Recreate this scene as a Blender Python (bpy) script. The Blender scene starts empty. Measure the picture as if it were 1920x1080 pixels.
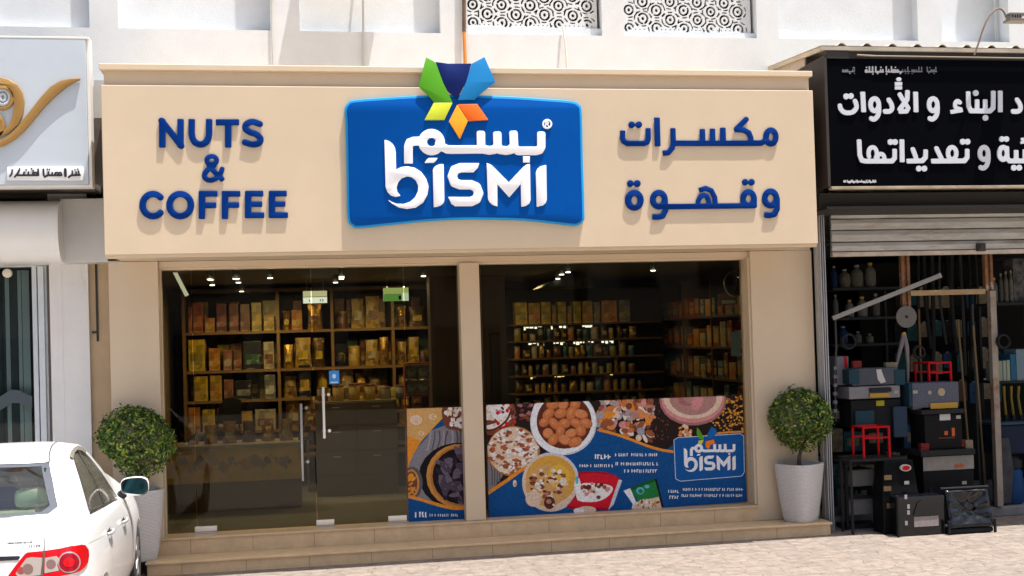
import bpy, bmesh, math, random
import numpy as np
from mathutils import Vector, Matrix
from mathutils.bvhtree import BVHTree
from mathutils.geometry import tessellate_polygon

SC = bpy.context.scene
COL = SC.collection
R = math.radians
random.seed(7)

# ------------------------------------------------------------------ camera
FPX, PPY = 2150.0, 596.77            # focal length and principal row in pixels of a 1920 x 1080 picture
YAW, PITCH, ROLL, CZ, CD = .169, .0175, -.0294, 2.2323, 12.0976
cF = Vector((math.sin(YAW)*math.cos(PITCH), math.cos(YAW)*math.cos(PITCH), math.sin(PITCH)))
_r = Vector((math.cos(YAW), -math.sin(YAW), 0)); _u = _r.cross(cF)
cR = math.cos(ROLL)*_r + math.sin(ROLL)*_u
cU = -math.sin(ROLL)*_r + math.cos(ROLL)*_u
cP = Vector((0, -CD, CZ))
cam = bpy.data.cameras.new('camera'); camo = bpy.data.objects.new('camera', cam); COL.objects.link(camo)
cam.sensor_width = 36; cam.lens = 36*FPX/1920; cam.shift_y = (PPY-540)/1920
cam.clip_start = .05; cam.clip_end = 2000
m = Matrix((cR, cU, -cF)).transposed().to_4x4(); m.translation = cP
camo.matrix_world = m
SC.camera = camo

# ------------------------------------------------------------------ light
SUN = Vector((1.75, -1.0, 8.3)).normalized()     # towards the sun
elev = math.asin(SUN.z); azim = math.atan2(SUN.x, SUN.y)
W = bpy.data.worlds.new('World'); SC.world = W; W.use_nodes = True
nt = W.node_tree; nt.nodes.clear()
wo = nt.nodes.new('ShaderNodeOutputWorld'); wb = nt.nodes.new('ShaderNodeBackground'); sk = nt.nodes.new('ShaderNodeTexSky')
sk.sky_type = 'NISHITA'; sk.sun_disc = False; sk.sun_elevation = elev; sk.sun_rotation = azim
sk.dust_density = 5.0; sk.air_density = 1.0
wb.inputs[1].default_value = .08
nt.links.new(sk.outputs[0], wb.inputs[0]); nt.links.new(wb.outputs[0], wo.inputs[0])
sl = bpy.data.lights.new('sun', 'SUN'); slo = bpy.data.objects.new('sun', sl); COL.objects.link(slo)
sl.energy = 4.4; sl.angle = R(.5); sl.color = (1, .955, .90)
slo.rotation_euler = SUN.to_track_quat('Z', 'Y').to_euler(); slo.location = (8, -8, 30)
SC.view_settings.view_transform = 'Standard'; SC.view_settings.look = 'None'
SC.view_settings.exposure = 1.36; SC.view_settings.gamma = 1
SC.view_settings.use_curve_mapping = False

# ------------------------------------------------------------------ helpers
def V(px, py, y):                     # the point of the plane y = const that the photograph shows at this pixel
    d = cF*FPX + cR*(px-960) + cU*(PPY-py); t = (y-cP.y)/d.y
    return cP + d*t
def VX(px, py, x):
    d = cF*FPX + cR*(px-960) + cU*(PPY-py); t = (x-cP.x)/d.x
    return cP + d*t
def ppm(x, y): return FPX/((Vector((x, y, 2))-cP).dot(cF))   # pixels per metre there

MATS = {}
def mat(name, col, rough=.6, metal=0, var=0, vscale=6, bump=0, bscale=40, spec=.5, emit=0, coat=0, stretch=None, stain=None):
    if name in MATS: return MATS[name]
    M = bpy.data.materials.new(name); M.use_nodes = True; MATS[name] = M
    n = M.node_tree.nodes; L = M.node_tree.links; b = n['Principled BSDF']
    b.inputs['Base Color'].default_value = (*col, 1); b.inputs['Roughness'].default_value = rough
    b.inputs['Metallic'].default_value = metal; b.inputs['Specular IOR Level'].default_value = spec
    if coat: b.inputs['Coat Weight'].default_value = coat; b.inputs['Coat Roughness'].default_value = .06
    if emit:
        b.inputs['Emission Color'].default_value = (*col, 1); b.inputs['Emission Strength'].default_value = emit
    if var or bump or stain:
        tc = n.new('ShaderNodeTexCoord'); mp = n.new('ShaderNodeMapping'); L.new(tc.outputs['Object'], mp.inputs[0])
        if stretch: mp.inputs['Scale'].default_value = stretch
    if var:
        no = n.new('ShaderNodeTexNoise'); no.inputs['Scale'].default_value = vscale; no.inputs['Detail'].default_value = 6; no.inputs['Roughness'].default_value = .65
        L.new(mp.outputs[0], no.inputs[0])
        cr = n.new('ShaderNodeValToRGB'); L.new(no.outputs[0], cr.inputs[0])
        cr.color_ramp.elements[0].position = .3; cr.color_ramp.elements[1].position = .7
        cr.color_ramp.elements[0].color = (*[max(0, c*(1-var)) for c in col], 1)
        cr.color_ramp.elements[1].color = (*[min(1, c*(1+var)) for c in col], 1)
        out = cr.outputs[0]
        if stain:
            n2 = n.new('ShaderNodeTexNoise'); n2.inputs['Scale'].default_value = stain[1]; n2.inputs['Detail'].default_value = 8; n2.inputs['Roughness'].default_value = .75
            m2 = n.new('ShaderNodeMapping'); m2.inputs['Scale'].default_value = stain[2]; L.new(tc.outputs['Object'], m2.inputs[0]); L.new(m2.outputs[0], n2.inputs[0])
            c2 = n.new('ShaderNodeValToRGB'); L.new(n2.outputs[0], c2.inputs[0])
            c2.color_ramp.elements[0].position = stain[3]; c2.color_ramp.elements[1].position = stain[4]
            mx = n.new('ShaderNodeMixRGB'); L.new(c2.outputs[0], mx.inputs[0]); L.new(out, mx.inputs[1]); mx.inputs[2].default_value = (*stain[0], 1)
            out = mx.outputs[0]
        L.new(out, b.inputs['Base Color'])
        if emit: L.new(out, b.inputs['Emission Color'])
    if bump:
        nb = n.new('ShaderNodeTexNoise'); nb.inputs['Scale'].default_value = bscale; nb.inputs['Detail'].default_value = 4
        L.new(mp.outputs[0], nb.inputs[0])
        bp = n.new('ShaderNodeBump'); bp.inputs['Strength'].default_value = bump; bp.inputs['Distance'].default_value = .01
        L.new(nb.outputs[0], bp.inputs['Height']); L.new(bp.outputs[0], b.inputs['Normal'])
    return M

def glass_mat(name, tint, ior=1.45, rough=0.0):
    M = bpy.data.materials.new(name); M.use_nodes = True; MATS[name] = M
    n = M.node_tree.nodes; L = M.node_tree.links; n.clear()
    o = n.new('ShaderNodeOutputMaterial'); t = n.new('ShaderNodeBsdfTransparent'); g = n.new('ShaderNodeBsdfGlossy')
    f = n.new('ShaderNodeFresnel'); f.inputs[0].default_value = ior; mx = n.new('ShaderNodeMixShader')
    t.inputs[0].default_value = (*tint, 1); g.inputs['Roughness'].default_value = rough
    L.new(f.outputs[0], mx.inputs[0]); L.new(t.outputs[0], mx.inputs[1]); L.new(g.outputs[0], mx.inputs[2]); L.new(mx.outputs[0], o.inputs[0])
    return M

def root_loc(o):
    v = Vector((0, 0, 0))
    while o is not None: v += o.location; o = o.parent
    return v
def tag(o, label=None, cat=None, group=None, kind=None):
    if label: o['label'] = label
    if cat: o['category'] = cat
    if group: o['group'] = group
    if kind: o['kind'] = kind
    return o
def thing(name, loc, label, cat, group=None):
    o = bpy.data.objects.new(name, None); COL.objects.link(o); o.location = loc; o.empty_display_size = .1
    return tag(o, label, cat, group)

class MB:
    def __init__(s): s.v = []; s.f = []; s.m = []
    def add(s, vs, fs, mi=0):
        k = len(s.v); s.v += [tuple(v) for v in vs]; s.f += [tuple(i+k for i in f) for f in fs]; s.m += [mi]*len(fs); return s
    def box(s, x0, x1, y0, y1, z0, z1, mi=0):
        x0, x1 = sorted((x0, x1)); y0, y1 = sorted((y0, y1)); z0, z1 = sorted((z0, z1))
        return s.add([(x0,y0,z0),(x1,y0,z0),(x1,y1,z0),(x0,y1,z0),(x0,y0,z1),(x1,y0,z1),(x1,y1,z1),(x0,y1,z1)],
                     [(0,3,2,1),(4,5,6,7),(0,1,5,4),(1,2,6,5),(2,3,7,6),(3,0,4,7)], mi)
    def obox(s, c, ax, ay, az, hx, hy, hz, mi=0):       # oriented box
        c = Vector(c); P = []
        for sz in (-1, 1):
            for sx, sy in ((-1,-1),(1,-1),(1,1),(-1,1)): P.append(c + ax*hx*sx + ay*hy*sy + az*hz*sz)
        return s.add(P, [(0,3,2,1),(4,5,6,7),(0,1,5,4),(1,2,6,5),(2,3,7,6),(3,0,4,7)], mi)
    def bar(s, a, b, w, h=None, mi=0):
        a = Vector(a); b = Vector(b); d = (b-a); l = d.length; d.normalize()
        up = Vector((0,0,1)) if abs(d.z) < .95 else Vector((0,1,0))
        x = d.cross(up).normalized(); y = x.cross(d)
        return s.obox((a+b)/2, d, x, y, l/2, w/2, (h or w)/2, mi)
    def prism(s, poly, y0, y1, mi=0, ms=None):           # polygon in x,z pushed along y
        n = len(poly); tri = tessellate_polygon([[Vector((p[0], p[1], 0)) for p in poly]])
        vs = [(p[0], y0, p[1]) for p in poly] + [(p[0], y1, p[1]) for p in poly]
        s.add(vs, [tuple(t) for t in tri] + [tuple(i+n for i in t[::-1]) for t in tri], mi)
        s.f += []; k = len(s.v)-2*n
        for i in range(n):
            j = (i+1) % n; s.f.append((k+i, k+j, k+j+n, k+i+n)); s.m.append(mi if ms is None else ms)
        return s
    def tube(s, path, r, n=10, mi=0, cap=True):
        P = [Vector(p) for p in path]; rings = []
        up = None; vs = []
        for i, p in enumerate(P):
            t = (P[min(i+1, len(P)-1)] - P[max(i-1, 0)]).normalized()
            if up is None: up = Vector((0,0,1)) if abs(t.z) < .9 else Vector((1,0,0))
            x = t.cross(up).normalized(); up = x.cross(t).normalized()
            rr = r[i] if isinstance(r, (list, tuple)) else r
            for k in range(n):
                a = 2*math.pi*k/n; vs.append(p + x*rr*math.cos(a) + up*rr*math.sin(a))
        fs = []
        for i in range(len(P)-1):
            for k in range(n):
                fs.append((i*n+k, i*n+(k+1) % n, (i+1)*n+(k+1) % n, (i+1)*n+k))
        if cap: fs += [tuple(range(n))[::-1], tuple((len(P)-1)*n+k for k in range(n))]
        return s.add(vs, fs, mi)
    def lathe(s, c, prof, n=24, mi=0, axis='z'):          # profile of (radius, height)
        vs = []; fs = []
        for r, h in prof:
            for k in range(n):
                a = 2*math.pi*k/n; u, w = r*math.cos(a), r*math.sin(a)
                p = (u, w, h) if axis == 'z' else ((u, -h, w) if axis == 'y' else (h, u, w))
                vs.append(Vector(c)+Vector(p))
        for i in range(len(prof)-1):
            for k in range(n): fs.append((i*n+k, i*n+(k+1) % n, (i+1)*n+(k+1) % n, (i+1)*n+k))
        fs += [tuple(range(n))[::-1], tuple((len(prof)-1)*n+k for k in range(n))]
        return s.add(vs, fs, mi)
    def build(s, name, mats, parent=None, smooth=None, bevel=0, segs=2, label=None):
        off = root_loc(parent) if parent else Vector((0,0,0))
        me = bpy.data.meshes.new(name)
        me.from_pydata([tuple(Vector(v)-off) for v in s.v], [], s.f)
        if not isinstance(mats, (list, tuple)): mats = [mats]
        for q in mats: me.materials.append(q)
        me.polygons.foreach_set('material_index', s.m)
        return finish(name, me, parent, smooth, bevel, segs, label)
def finish(name, me, parent=None, smooth=None, bevel=0, segs=2, label=None):
    bm = bmesh.new(); bm.from_mesh(me)
    bmesh.ops.recalc_face_normals(bm, faces=bm.faces)
    if bevel:
        es = [e for e in bm.edges if len(e.link_faces) == 2 and e.calc_face_angle(0) > R(35)]
        bmesh.ops.bevel(bm, geom=es, offset=bevel, segments=segs, affect='EDGES', profile=.5, clamp_overlap=True)
    if smooth is not None:
        for f in bm.faces: f.smooth = True
        for e in bm.edges:
            if len(e.link_faces) == 2 and e.calc_face_angle(0) > R(smooth): e.smooth = False
    bm.to_mesh(me); bm.free()
    o = bpy.data.objects.new(name, me); COL.objects.link(o)
    if parent: o.parent = parent
    if label: o['label'] = label
    return o
def copy_tree(o, parent=None, loc=None):
    c = o.copy(); COL.objects.link(c); c.parent = parent
    if loc is not None: c.location = loc
    for ch in list(o.children): copy_tree(ch, c)
    return c

# ---- outlines by distance field: strokes and polygons merged into one clean outline
def catmull(pts, n=6, closed=False):
    P = [np.array(p, float) for p in pts]; out = []; N = len(P)
    rng = range(N) if closed else range(N-1)
    for i in rng:
        p0 = P[(i-1) % N] if closed or i > 0 else P[i]
        p1 = P[i]; p2 = P[(i+1) % N]
        p3 = P[(i+2) % N] if closed or i+2 < N else p2
        for k in range(n):
            t = k/n
            out.append(.5*((2*p1)+(-p0+p2)*t+(2*p0-5*p1+4*p2-p3)*t*t+(-p0+3*p1-3*p2+p3)*t**3))
    if not closed: out.append(P[-1])
    return out
def S(pts, r, sm=False, flat=.65): return ('s', catmull(pts) if sm else pts, r, flat)          # stroke
def PG(pts, sm=False, rnd=0): return ('p', catmull(pts, 5, True) if sm else pts, rnd)           # polygon
def EL(c, rx, ry, n=40): return ('p', [(c[0]+rx*math.cos(2*math.pi*k/n), c[1]+ry*math.sin(2*math.pi*k/n)) for k in range(n)], 0)
def ELS(c, rx, ry, r, a0=0, a1=360, n=30):
    return ('s', [(c[0]+rx*math.cos(R(a0+(a1-a0)*k/n)), c[1]+ry*math.sin(R(a0+(a1-a0)*k/n))) for k in range(n+1)], r, 0)
def sdf_prims(prims, X, Z):
    D = np.full(X.shape, 1e3)
    for p in prims:
        sub = p[0] == 'sub'
        if sub: p = p[1]
        if p[0] == 's':
            pts = np.array(p[1]); r = p[2]; rc = r*p[3] if p[3] else r     # rc: how square the ends are
            d = np.full(X.shape, 1e3); n = len(pts)
            for i in range(n-1):
                a, b = pts[i], pts[i+1]; v = b-a; L = np.hypot(*v)
                if L < 1e-9: continue
                v = v/L; px = (X-a[0])*v[0]+(Z-a[1])*v[1]; pz = -(X-a[0])*v[1]+(Z-a[1])*v[0]
                if p[3] and (i == 0 or i == n-2):
                    rn = r*(1-p[3])          # corner radius
                    lo = 0 if i == 0 else 0; hi = L
                    cx = px-L/2; hx = L/2-rn*0
                    q0 = np.abs(cx)-hx + (rn if True else 0); q1 = np.abs(pz)-r+rn
                    dd = np.hypot(np.maximum(q0, 0), np.maximum(q1, 0))+np.minimum(np.maximum(q0, q1), 0)-rn
                    if n > 2:                # round joint where the chain goes on
                        j = b if i == 0 else a
                        dd = np.minimum(dd, np.hypot(X-j[0], Z-j[1])-r)
                        if i == 0 and i == n-2: pass
                else:
                    t = np.clip(px, 0, L); dd = np.hypot(px-t, pz)-r
                    if p[3]:
                        pass
                d = np.minimum(d, dd)
        else:
            P = np.array(p[1]); n = len(P); d2 = np.full(X.shape, 1e6); ins = np.zeros(X.shape, bool)
            for i in range(n):
                a, b = P[i], P[(i+1) % n]; e = b-a; w0 = X-a[0]; w1 = Z-a[1]
                t = np.clip((w0*e[0]+w1*e[1])/max(e@e, 1e-12), 0, 1)
                d2 = np.minimum(d2, (w0-e[0]*t)**2+(w1-e[1]*t)**2)
                c = (a[1] > Z) != (b[1] > Z)
                if abs(e[1]) > 1e-12: ins ^= c & (X < a[0]+(Z-a[1])*e[0]/e[1])
            d = np.sqrt(d2)*np.where(ins, -1, 1)-p[2]
        D = np.maximum(D, -d) if sub else np.minimum(D, d)
    return D
def contours(D, xs, zs):
    inside = D < 0; nxt = {}
    def ep(i, j, k):        # edge crossing, k=0: (i,j)-(i+1,j), k=1: (i,j)-(i,j+1); i along x
        if k == 0: a, b = D[j, i], D[j, i+1]; t = a/(a-b); return (xs[i]+(xs[i+1]-xs[i])*t, zs[j])
        a, b = D[j, i], D[j+1, i]; t = a/(a-b); return (xs[i], zs[j]+(zs[j+1]-zs[j])*t)
    c = inside[:-1, :-1]*1+inside[:-1, 1:]*2+inside[1:, 1:]*4+inside[1:, :-1]*8
    T = {1:[(3,0)],2:[(0,1)],3:[(3,1)],4:[(1,2)],5:[(3,2),(1,0)],6:[(0,2)],7:[(3,2)],8:[(2,3)],9:[(2,0)],10:[(0,3),(2,1)],11:[(2,1)],12:[(1,3)],13:[(1,0)],14:[(0,3)]}
    jj, ii = np.nonzero((c > 0) & (c < 15))
    for j, i in zip(jj, ii):
        E = [(i, j, 0), (i+1, j, 1), (i, j+1, 0), (i, j, 1)]
        for a, b in T[int(c[j, i])]: nxt[E[a]] = E[b]
    loops = []
    while nxt:
        k0 = next(iter(nxt)); k = k0; lp = []
        while k in nxt:
            lp.append(ep(*k)); k = nxt.pop(k)
        if len(lp) > 3: loops.append(lp)
    return loops
def simplify(lp, tol):
    def dp(P):
        if len(P) < 3: return P
        a, b = P[0], P[-1]; v = b-a; L = np.hypot(*v)
        d = np.abs(v[0]*(P[:, 1]-a[1])-v[1]*(P[:, 0]-a[0]))/L if L > 1e-9 else np.hypot(*(P-a).T)
        k = int(np.argmax(d))
        if d[k] < tol: return np.array([a, b])
        return np.vstack([dp(P[:k+1])[:-1], dp(P[k:])])
    P = np.array(lp); h = len(P)//2
    return np.vstack([dp(P[:h+1])[:-1], dp(np.vstack([P[h:], P[:1]]))[:-1]])
def outline(prims, res=.004, tol=.0006):
    pts = np.vstack([np.array((p[1] if p[0] == 'sub' else p)[1]) for p in prims if p[0] != 'sub'])
    rm = max((p[2] for p in prims if p[0] != 'sub'), default=0)+3*res
    x0, z0 = pts.min(0)-rm; x1, z1 = pts.max(0)+rm
    xs = np.arange(x0, x1+res, res); zs = np.arange(z0, z1+res, res)
    X, Z = np.meshgrid(xs, zs)
    return [simplify(l, tol) for l in contours(sdf_prims(prims, X, Z), xs, zs)]
def plate(loops, yfront, thick, bevel=0):               # mesh of a cut-out plate standing in a plane y = const
    cu = bpy.data.curves.new('c', 'CURVE'); cu.dimensions = '2D'; cu.fill_mode = 'BOTH'
    for l in loops:
        sp = cu.splines.new('POLY'); sp.points.add(len(l)-1); sp.use_cyclic_u = True
        sp.points.foreach_set('co', [c for q in l for c in (q[0], q[1], 0, 1)])
    cu.extrude = max(thick/2-bevel, 1e-4); cu.bevel_depth = bevel; cu.bevel_resolution = 1; cu.offset = -bevel
    ob = bpy.data.objects.new('c', cu); me = bpy.data.meshes.new_from_object(ob)
    bpy.data.objects.remove(ob); bpy.data.curves.remove(cu)
    n = len(me.vertices); co = np.empty(n*3, np.float32); me.vertices.foreach_get('co', co); co = co.reshape(-1, 3)
    out = np.stack([co[:, 0], yfront+thick/2-co[:, 2], co[:, 1]], 1)
    me.vertices.foreach_set('co', out.ravel()); me.update(); me.materials.clear()
    return me
def plate_obj(name, loops, yfront, thick, M, parent, bevel=0, label=None):
    me = plate(loops, yfront, thick, bevel); me.materials.append(M)
    off = root_loc(parent) if parent else Vector((0,0,0))
    me.transform(Matrix.Translation(-off))
    bm = bmesh.new(); bm.from_mesh(me); bmesh.ops.remove_doubles(bm, verts=bm.verts, dist=1e-5); bm.to_mesh(me); bm.free()
    return finish(name, me, parent, 50, 0, 2, label)
def to_plane(prims, y, ox, oy, sx, sy=None):             # pixel prims -> plane prims (x, z)
    sy = sy or sx; out = []
    for p in prims:
        if p[0] == 'sub': out.append(('sub', to_plane([p[1]], y, ox, oy, sx, sy)[0])); continue
        P = [V(ox+q[0]/sx, oy+q[1]/sy, y) for q in p[1]]; k = sum(ppm(v.x, y) for v in P)/len(P)
        pts = np.array([(v.x, v.z) for v in P])
        out.append((p[0], pts, p[2]/((sx+sy)/2)/k) + tuple(p[3:]))
    return out
# ------------------------------------------------------------------ materials
beige = mat('beige_panel', (.545,.437,.312), .45, var=.04, vscale=1.6, spec=.4, stain=((.47,.37,.25), 2.0, (1.2,1,.25), .62, .9))
beige2 = mat('beige_trim', (.58,.465,.33), .45, var=.03, vscale=2)
tile = mat('beige_tile', (.53,.39,.235), .4, var=.14, vscale=7, bump=.05, bscale=60)
grout = mat('tile_joint', (.16,.115,.075), .8)
blue_let = mat('blue_acrylic', (.0006,.026,.165), .5, var=.05, vscale=3, spec=.05)
logo_blue = mat('logo_blue', (.0004,.062,.29), .4, var=.04, vscale=2, spec=.06)
logo_cyan = mat('logo_cyan_edge', (.008,.27,.60), .4, spec=.2)
white_ac = mat('white_acrylic', (.82,.82,.85), .35)
pet = dict(green=mat('petal_green', (.07,.29,.008), .45, spec=.25), navy=mat('petal_navy', (.002,.012,.11), .45, spec=.2), sky=mat('petal_blue', (.008,.19,.47), .45, spec=.25),
           lime=mat('petal_lime', (.55,.62,.03), .35), amber=mat('petal_amber', (.85,.33,.008), .35), orange=mat('petal_orange', (.85,.14,.005), .35))
wallw = mat('white_stucco', (.57,.595,.615), .85, var=.05, vscale=3, bump=.25, bscale=90, stain=((.52,.42,.32), 1.4, (1.6,1,.55), .66, .86))
steel = mat('brushed_steel', (.62,.62,.62), .28, 1)
chrome = mat('chrome', (.8,.8,.8), .12, 1)
black = mat('black_plastic', (.012,.012,.013), .4)
dark = mat('dark_void', (.02,.017,.014), .9)
glass = glass_mat('shop_glass', (.60,.62,.555), 1.29)

# ------------------------------------------------------------------ ground
def ground_mat():
    M = bpy.data.materials.new('stone_paving'); M.use_nodes = True; MATS['stone_paving'] = M
    n = M.node_tree.nodes; L = M.node_tree.links; b = n['Principled BSDF']; b.inputs['Roughness'].default_value = .8
    tc = n.new('ShaderNodeTexCoord')
    wn = n.new('ShaderNodeTexNoise'); wn.inputs['Scale'].default_value = 3.5; wn.inputs['Detail'].default_value = 4
    L.new(tc.outputs['Object'], wn.inputs[0])
    ad = n.new('ShaderNodeVectorMath'); ad.operation = 'MULTIPLY_ADD'; L.new(wn.outputs['Color'], ad.inputs[0]); ad.inputs[1].default_value = (.30,.30,0); L.new(tc.outputs['Object'], ad.inputs[2])
    br = n.new('ShaderNodeTexBrick'); L.new(ad.outputs[0], br.inputs[0]); br.inputs['Scale'].default_value = 1.0
    br.inputs['Brick Width'].default_value = .31; br.inputs['Row Height'].default_value = .17; br.offset_frequency = 3; br.squash = 1.4; br.squash_frequency = 3; br.inputs['Mortar Size'].default_value = .009; br.inputs['Mortar Smooth'].default_value = .6; br.inputs['Bias'].default_value = -.1
    br.inputs['Color1'].default_value = (.20,.17,.148,1); br.inputs['Color2'].default_value = (.165,.145,.129,1); br.inputs['Mortar'].default_value = (.135,.11,.093,1)
    n2 = n.new('ShaderNodeTexNoise'); n2.inputs['Scale'].default_value = 9; n2.inputs['Detail'].default_value = 8; n2.inputs['Roughness'].default_value = .75; L.new(tc.outputs['Object'], n2.inputs[0])
    cr = n.new('ShaderNodeValToRGB'); L.new(n2.outputs[0], cr.inputs[0]); cr.color_ramp.elements[0].position = .32; cr.color_ramp.elements[0].color = (.55,.48,.42,1); cr.color_ramp.elements[1].position = .62; cr.color_ramp.elements[1].color = (1.12,1.09,1.06,1)
    mx = n.new('ShaderNodeMixRGB'); mx.blend_type = 'MULTIPLY'; mx.inputs[0].default_value = .85; L.new(br.outputs[0], mx.inputs[1]); L.new(cr.outputs[0], mx.inputs[2])
    n4 = n.new('ShaderNodeTexNoise'); n4.inputs['Scale'].default_value = 2.6; n4.inputs['Detail'].default_value = 10; n4.inputs['Roughness'].default_value = .8; L.new(tc.outputs['Object'], n4.inputs[0])
    c4 = n.new('ShaderNodeValToRGB'); L.new(n4.outputs[0], c4.inputs[0]); c4.color_ramp.elements[0].position = .54; c4.color_ramp.elements[0].color = (1,1,1,1); c4.color_ramp.elements[1].position = .74; c4.color_ramp.elements[1].color = (.5,.42,.37,1)
    m4 = n.new('ShaderNodeMixRGB'); m4.blend_type = 'MULTIPLY'; m4.inputs[0].default_value = .9; L.new(mx.outputs[0], m4.inputs[1]); L.new(c4.outputs[0], m4.inputs[2]); L.new(m4.outputs[0], b.inputs['Base Color'])
    mm = n.new('ShaderNodeMath'); mm.operation = 'ADD'; L.new(n2.outputs[0], mm.inputs[0]); iv = n.new('ShaderNodeMath'); iv.operation = 'MULTIPLY'; iv.inputs[1].default_value = -.9; L.new(br.outputs['Fac'], iv.inputs[0]); L.new(iv.outputs[0], mm.inputs[1])
    bp = n.new('ShaderNodeBump'); bp.inputs['Strength'].default_value = .35; bp.inputs['Distance'].default_value = .01; L.new(mm.outputs[0], bp.inputs['Height']); L.new(bp.outputs[0], b.inputs['Normal'])
    return M
g = MB(); N = 14
g.add([(-400,-400,0),(400,-400,0),(400,400,0),(-400,400,0)], [(0,1,2,3)])
tag(g.build('pavement', ground_mat()), kind='structure')
b = MB(); b.add([(-400,-17,.004),(400,-17,.004),(400,-3.7,.004),(-400,-3.7,.004)], [(0,1,2,3)])
tag(b.build('road', mat('pale_road', (.36,.32,.27), .85, var=.3, vscale=12, bump=.2, bscale=80)), kind='structure')  # unseen road, its surface paled to bounce light onto the shaded front

# ------------------------------------------------------------------ the beige shop
FY = -.893; FX0, FX1 = -1.937, 5.163; FZ0, FZ1 = 3.1235, 4.724
GY = .2; GX0, GX1 = -1.565, 4.703; GZ0, GZ1 = .307, 3.054
PLX0, PRX1 = -2.06, 5.477
pl1 = V(298,600,0).x; pr0 = V(1410,600,0).x; ml0 = V(866,700,.06).x; ml1 = V(903,700,.06).x
shop = thing('shop_building', (1.7, .3, 0), 'beige panelled shop front with two pillars, glass doors and tiled step between two older shops', 'shop')
def tile_strip(name, x0, x1, y0, y1, z0, z1, w, off, parent):
    b = MB(); b.box(x0, x1, y0, y1, z0, z1, 0)
    x = x0+off
    while x < x1-.05:
        b.box(x-.002, x+.002, y0-.0012, y0+.01, z0+.002, z1-.004, 1); x += w
    return b.build(name, [tile, grout], parent)
# step: riser, top slab with nosing
tile_strip('step_riser', -1.70, 5.445, -.35, .0, 0, .112, .62, .33, shop)
b = MB(); b.box(-1.715, 5.462, -.372, .0, .113, .136); b.build('step_top', tile, shop, bevel=.004)
xr = V(1422,955,0).x
tile_strip('sill_riser', PLX0, xr, .001, .18, .136, .285, .62, .12, shop)
b = MB(); b.box(PLX0+.3, xr+.005, -.012, .32, .2855, .307); b.build('sill', tile, shop, bevel=.003)
# pillars
b = MB(); b.box(PLX0, pl1, 0, .34, .308, 3.123); b.build('pillar', beige, shop, bevel=.004)
b = MB(); b.box(pr0, PRX1, 0, .34, .137, 3.123); b.box(PRX1-.006, PRX1+.012, -.004, .02, .137, 3.12, 0); b.build('pillar', beige, shop, bevel=.004)
b = MB(); b.box(ml0, ml1, .03, .33, .308, 3.056); b.build('mullion', beige, shop, bevel=.006)
b = MB(); b.box(pl1+.001, pr0-.001, .06, .34, 3.058, 3.122); b.box(pl1+.002, pr0-.002, .1, .3, 3.04, 3.057, 1); b.build('lintel', [beige, beige2], shop)
# roof slab behind the sign, soffit, side walls, room
b = MB(); b.box(FX0+.01, FX1-.01, FY+.13, .34, 3.127, 3.17); b.build('soffit', beige, shop)
b = MB(); b.box(FX1-.008, PRX1, .0, .339, 3.1245, 3.45); b.build('return_panel', beige, shop); b = MB(); b.box(PLX0, FX0+.008, .0, .339, 3.1245, 3.45); b.build('return_panel', beige, shop)
b = MB(); b.box(PLX0, PRX1, .34, 6.2, 3.45, 3.6); b.build('roof', dark, shop)
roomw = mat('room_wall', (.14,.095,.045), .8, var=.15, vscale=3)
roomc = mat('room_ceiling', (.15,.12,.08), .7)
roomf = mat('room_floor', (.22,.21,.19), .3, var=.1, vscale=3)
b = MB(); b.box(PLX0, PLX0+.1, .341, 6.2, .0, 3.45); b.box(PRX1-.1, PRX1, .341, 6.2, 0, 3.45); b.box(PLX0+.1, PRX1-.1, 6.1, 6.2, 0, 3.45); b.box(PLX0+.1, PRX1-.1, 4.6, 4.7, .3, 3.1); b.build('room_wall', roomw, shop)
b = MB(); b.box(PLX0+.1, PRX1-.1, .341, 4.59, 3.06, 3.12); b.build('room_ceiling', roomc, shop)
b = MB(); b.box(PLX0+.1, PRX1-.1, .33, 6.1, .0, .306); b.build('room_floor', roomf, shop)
# glazing
gx = [V(p, 800, GY).x for p in (309, 365, 590, 764, 871)]
def pane(x0, x1, name='glass_pane', z0=GZ0+.012, z1=GZ1-.02):
    b = MB(); b.box(x0+.003, x1-.003, GY, GY+.012, z0, z1); return b.build(name, glass, shop)
pane(gx[0], gx[1]-.001); d1 = pane(gx[1]+.001, gx[2]-.002, 'glass_door'); d2 = pane(gx[2]+.002, gx[3]-.001, 'glass_door'); pane(gx[3]+.001, gx[4])
pane(V(910,800,GY).x, V(1394,800,GY).x)
def patch(px0, px1, par):
    b = MB(); x0, x1 = V(px0, 980, GY).x, V(px1, 980, GY).x
    b.box(x0, x1, GY-.018, GY+.03, GZ0+.016, GZ0+.075); b.box(x0, x1, GY-.02, GY+.032, GZ0+.0005, GZ0+.0125)
    b.build('patch_fitting', steel, par, bevel=.003)
patch(365, 407, d1); patch(593, 627, d2); patch(728, 763, d2)
def handle(px, py0, py1, par, st, m):
    p0 = V(px, py0, GY-.06); p1 = V(px, py1, GY-.06); b = MB(); x = V(px, (py0+py1)/2, GY-.06).x
    b.tube([(x, GY-.06, p0.z), (x, GY-.06, p1.z)], .018, 12)
    for py in st:
        z = V(px, py, GY).z; b.tube([(x, GY-.05, z), (x, GY+.03, z)], .011, 8); b.lathe((x-.0, GY-.001, z), [(.022, 0), (.022, .012), (.012, .014)], 12, axis='y')
        b.lathe((x+.055, GY-.001, z), [(.018, 0), (.018, .01)], 10, axis='y')
    b.build('handle', m, par, smooth=40)
dksteel = mat('dark_steel', (.25,.255,.26), .25, 1)
handle(566, 757, 902, d1, (765, 866), dksteel); handle(607, 726, 822, d2, (740, 808), steel)
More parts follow.
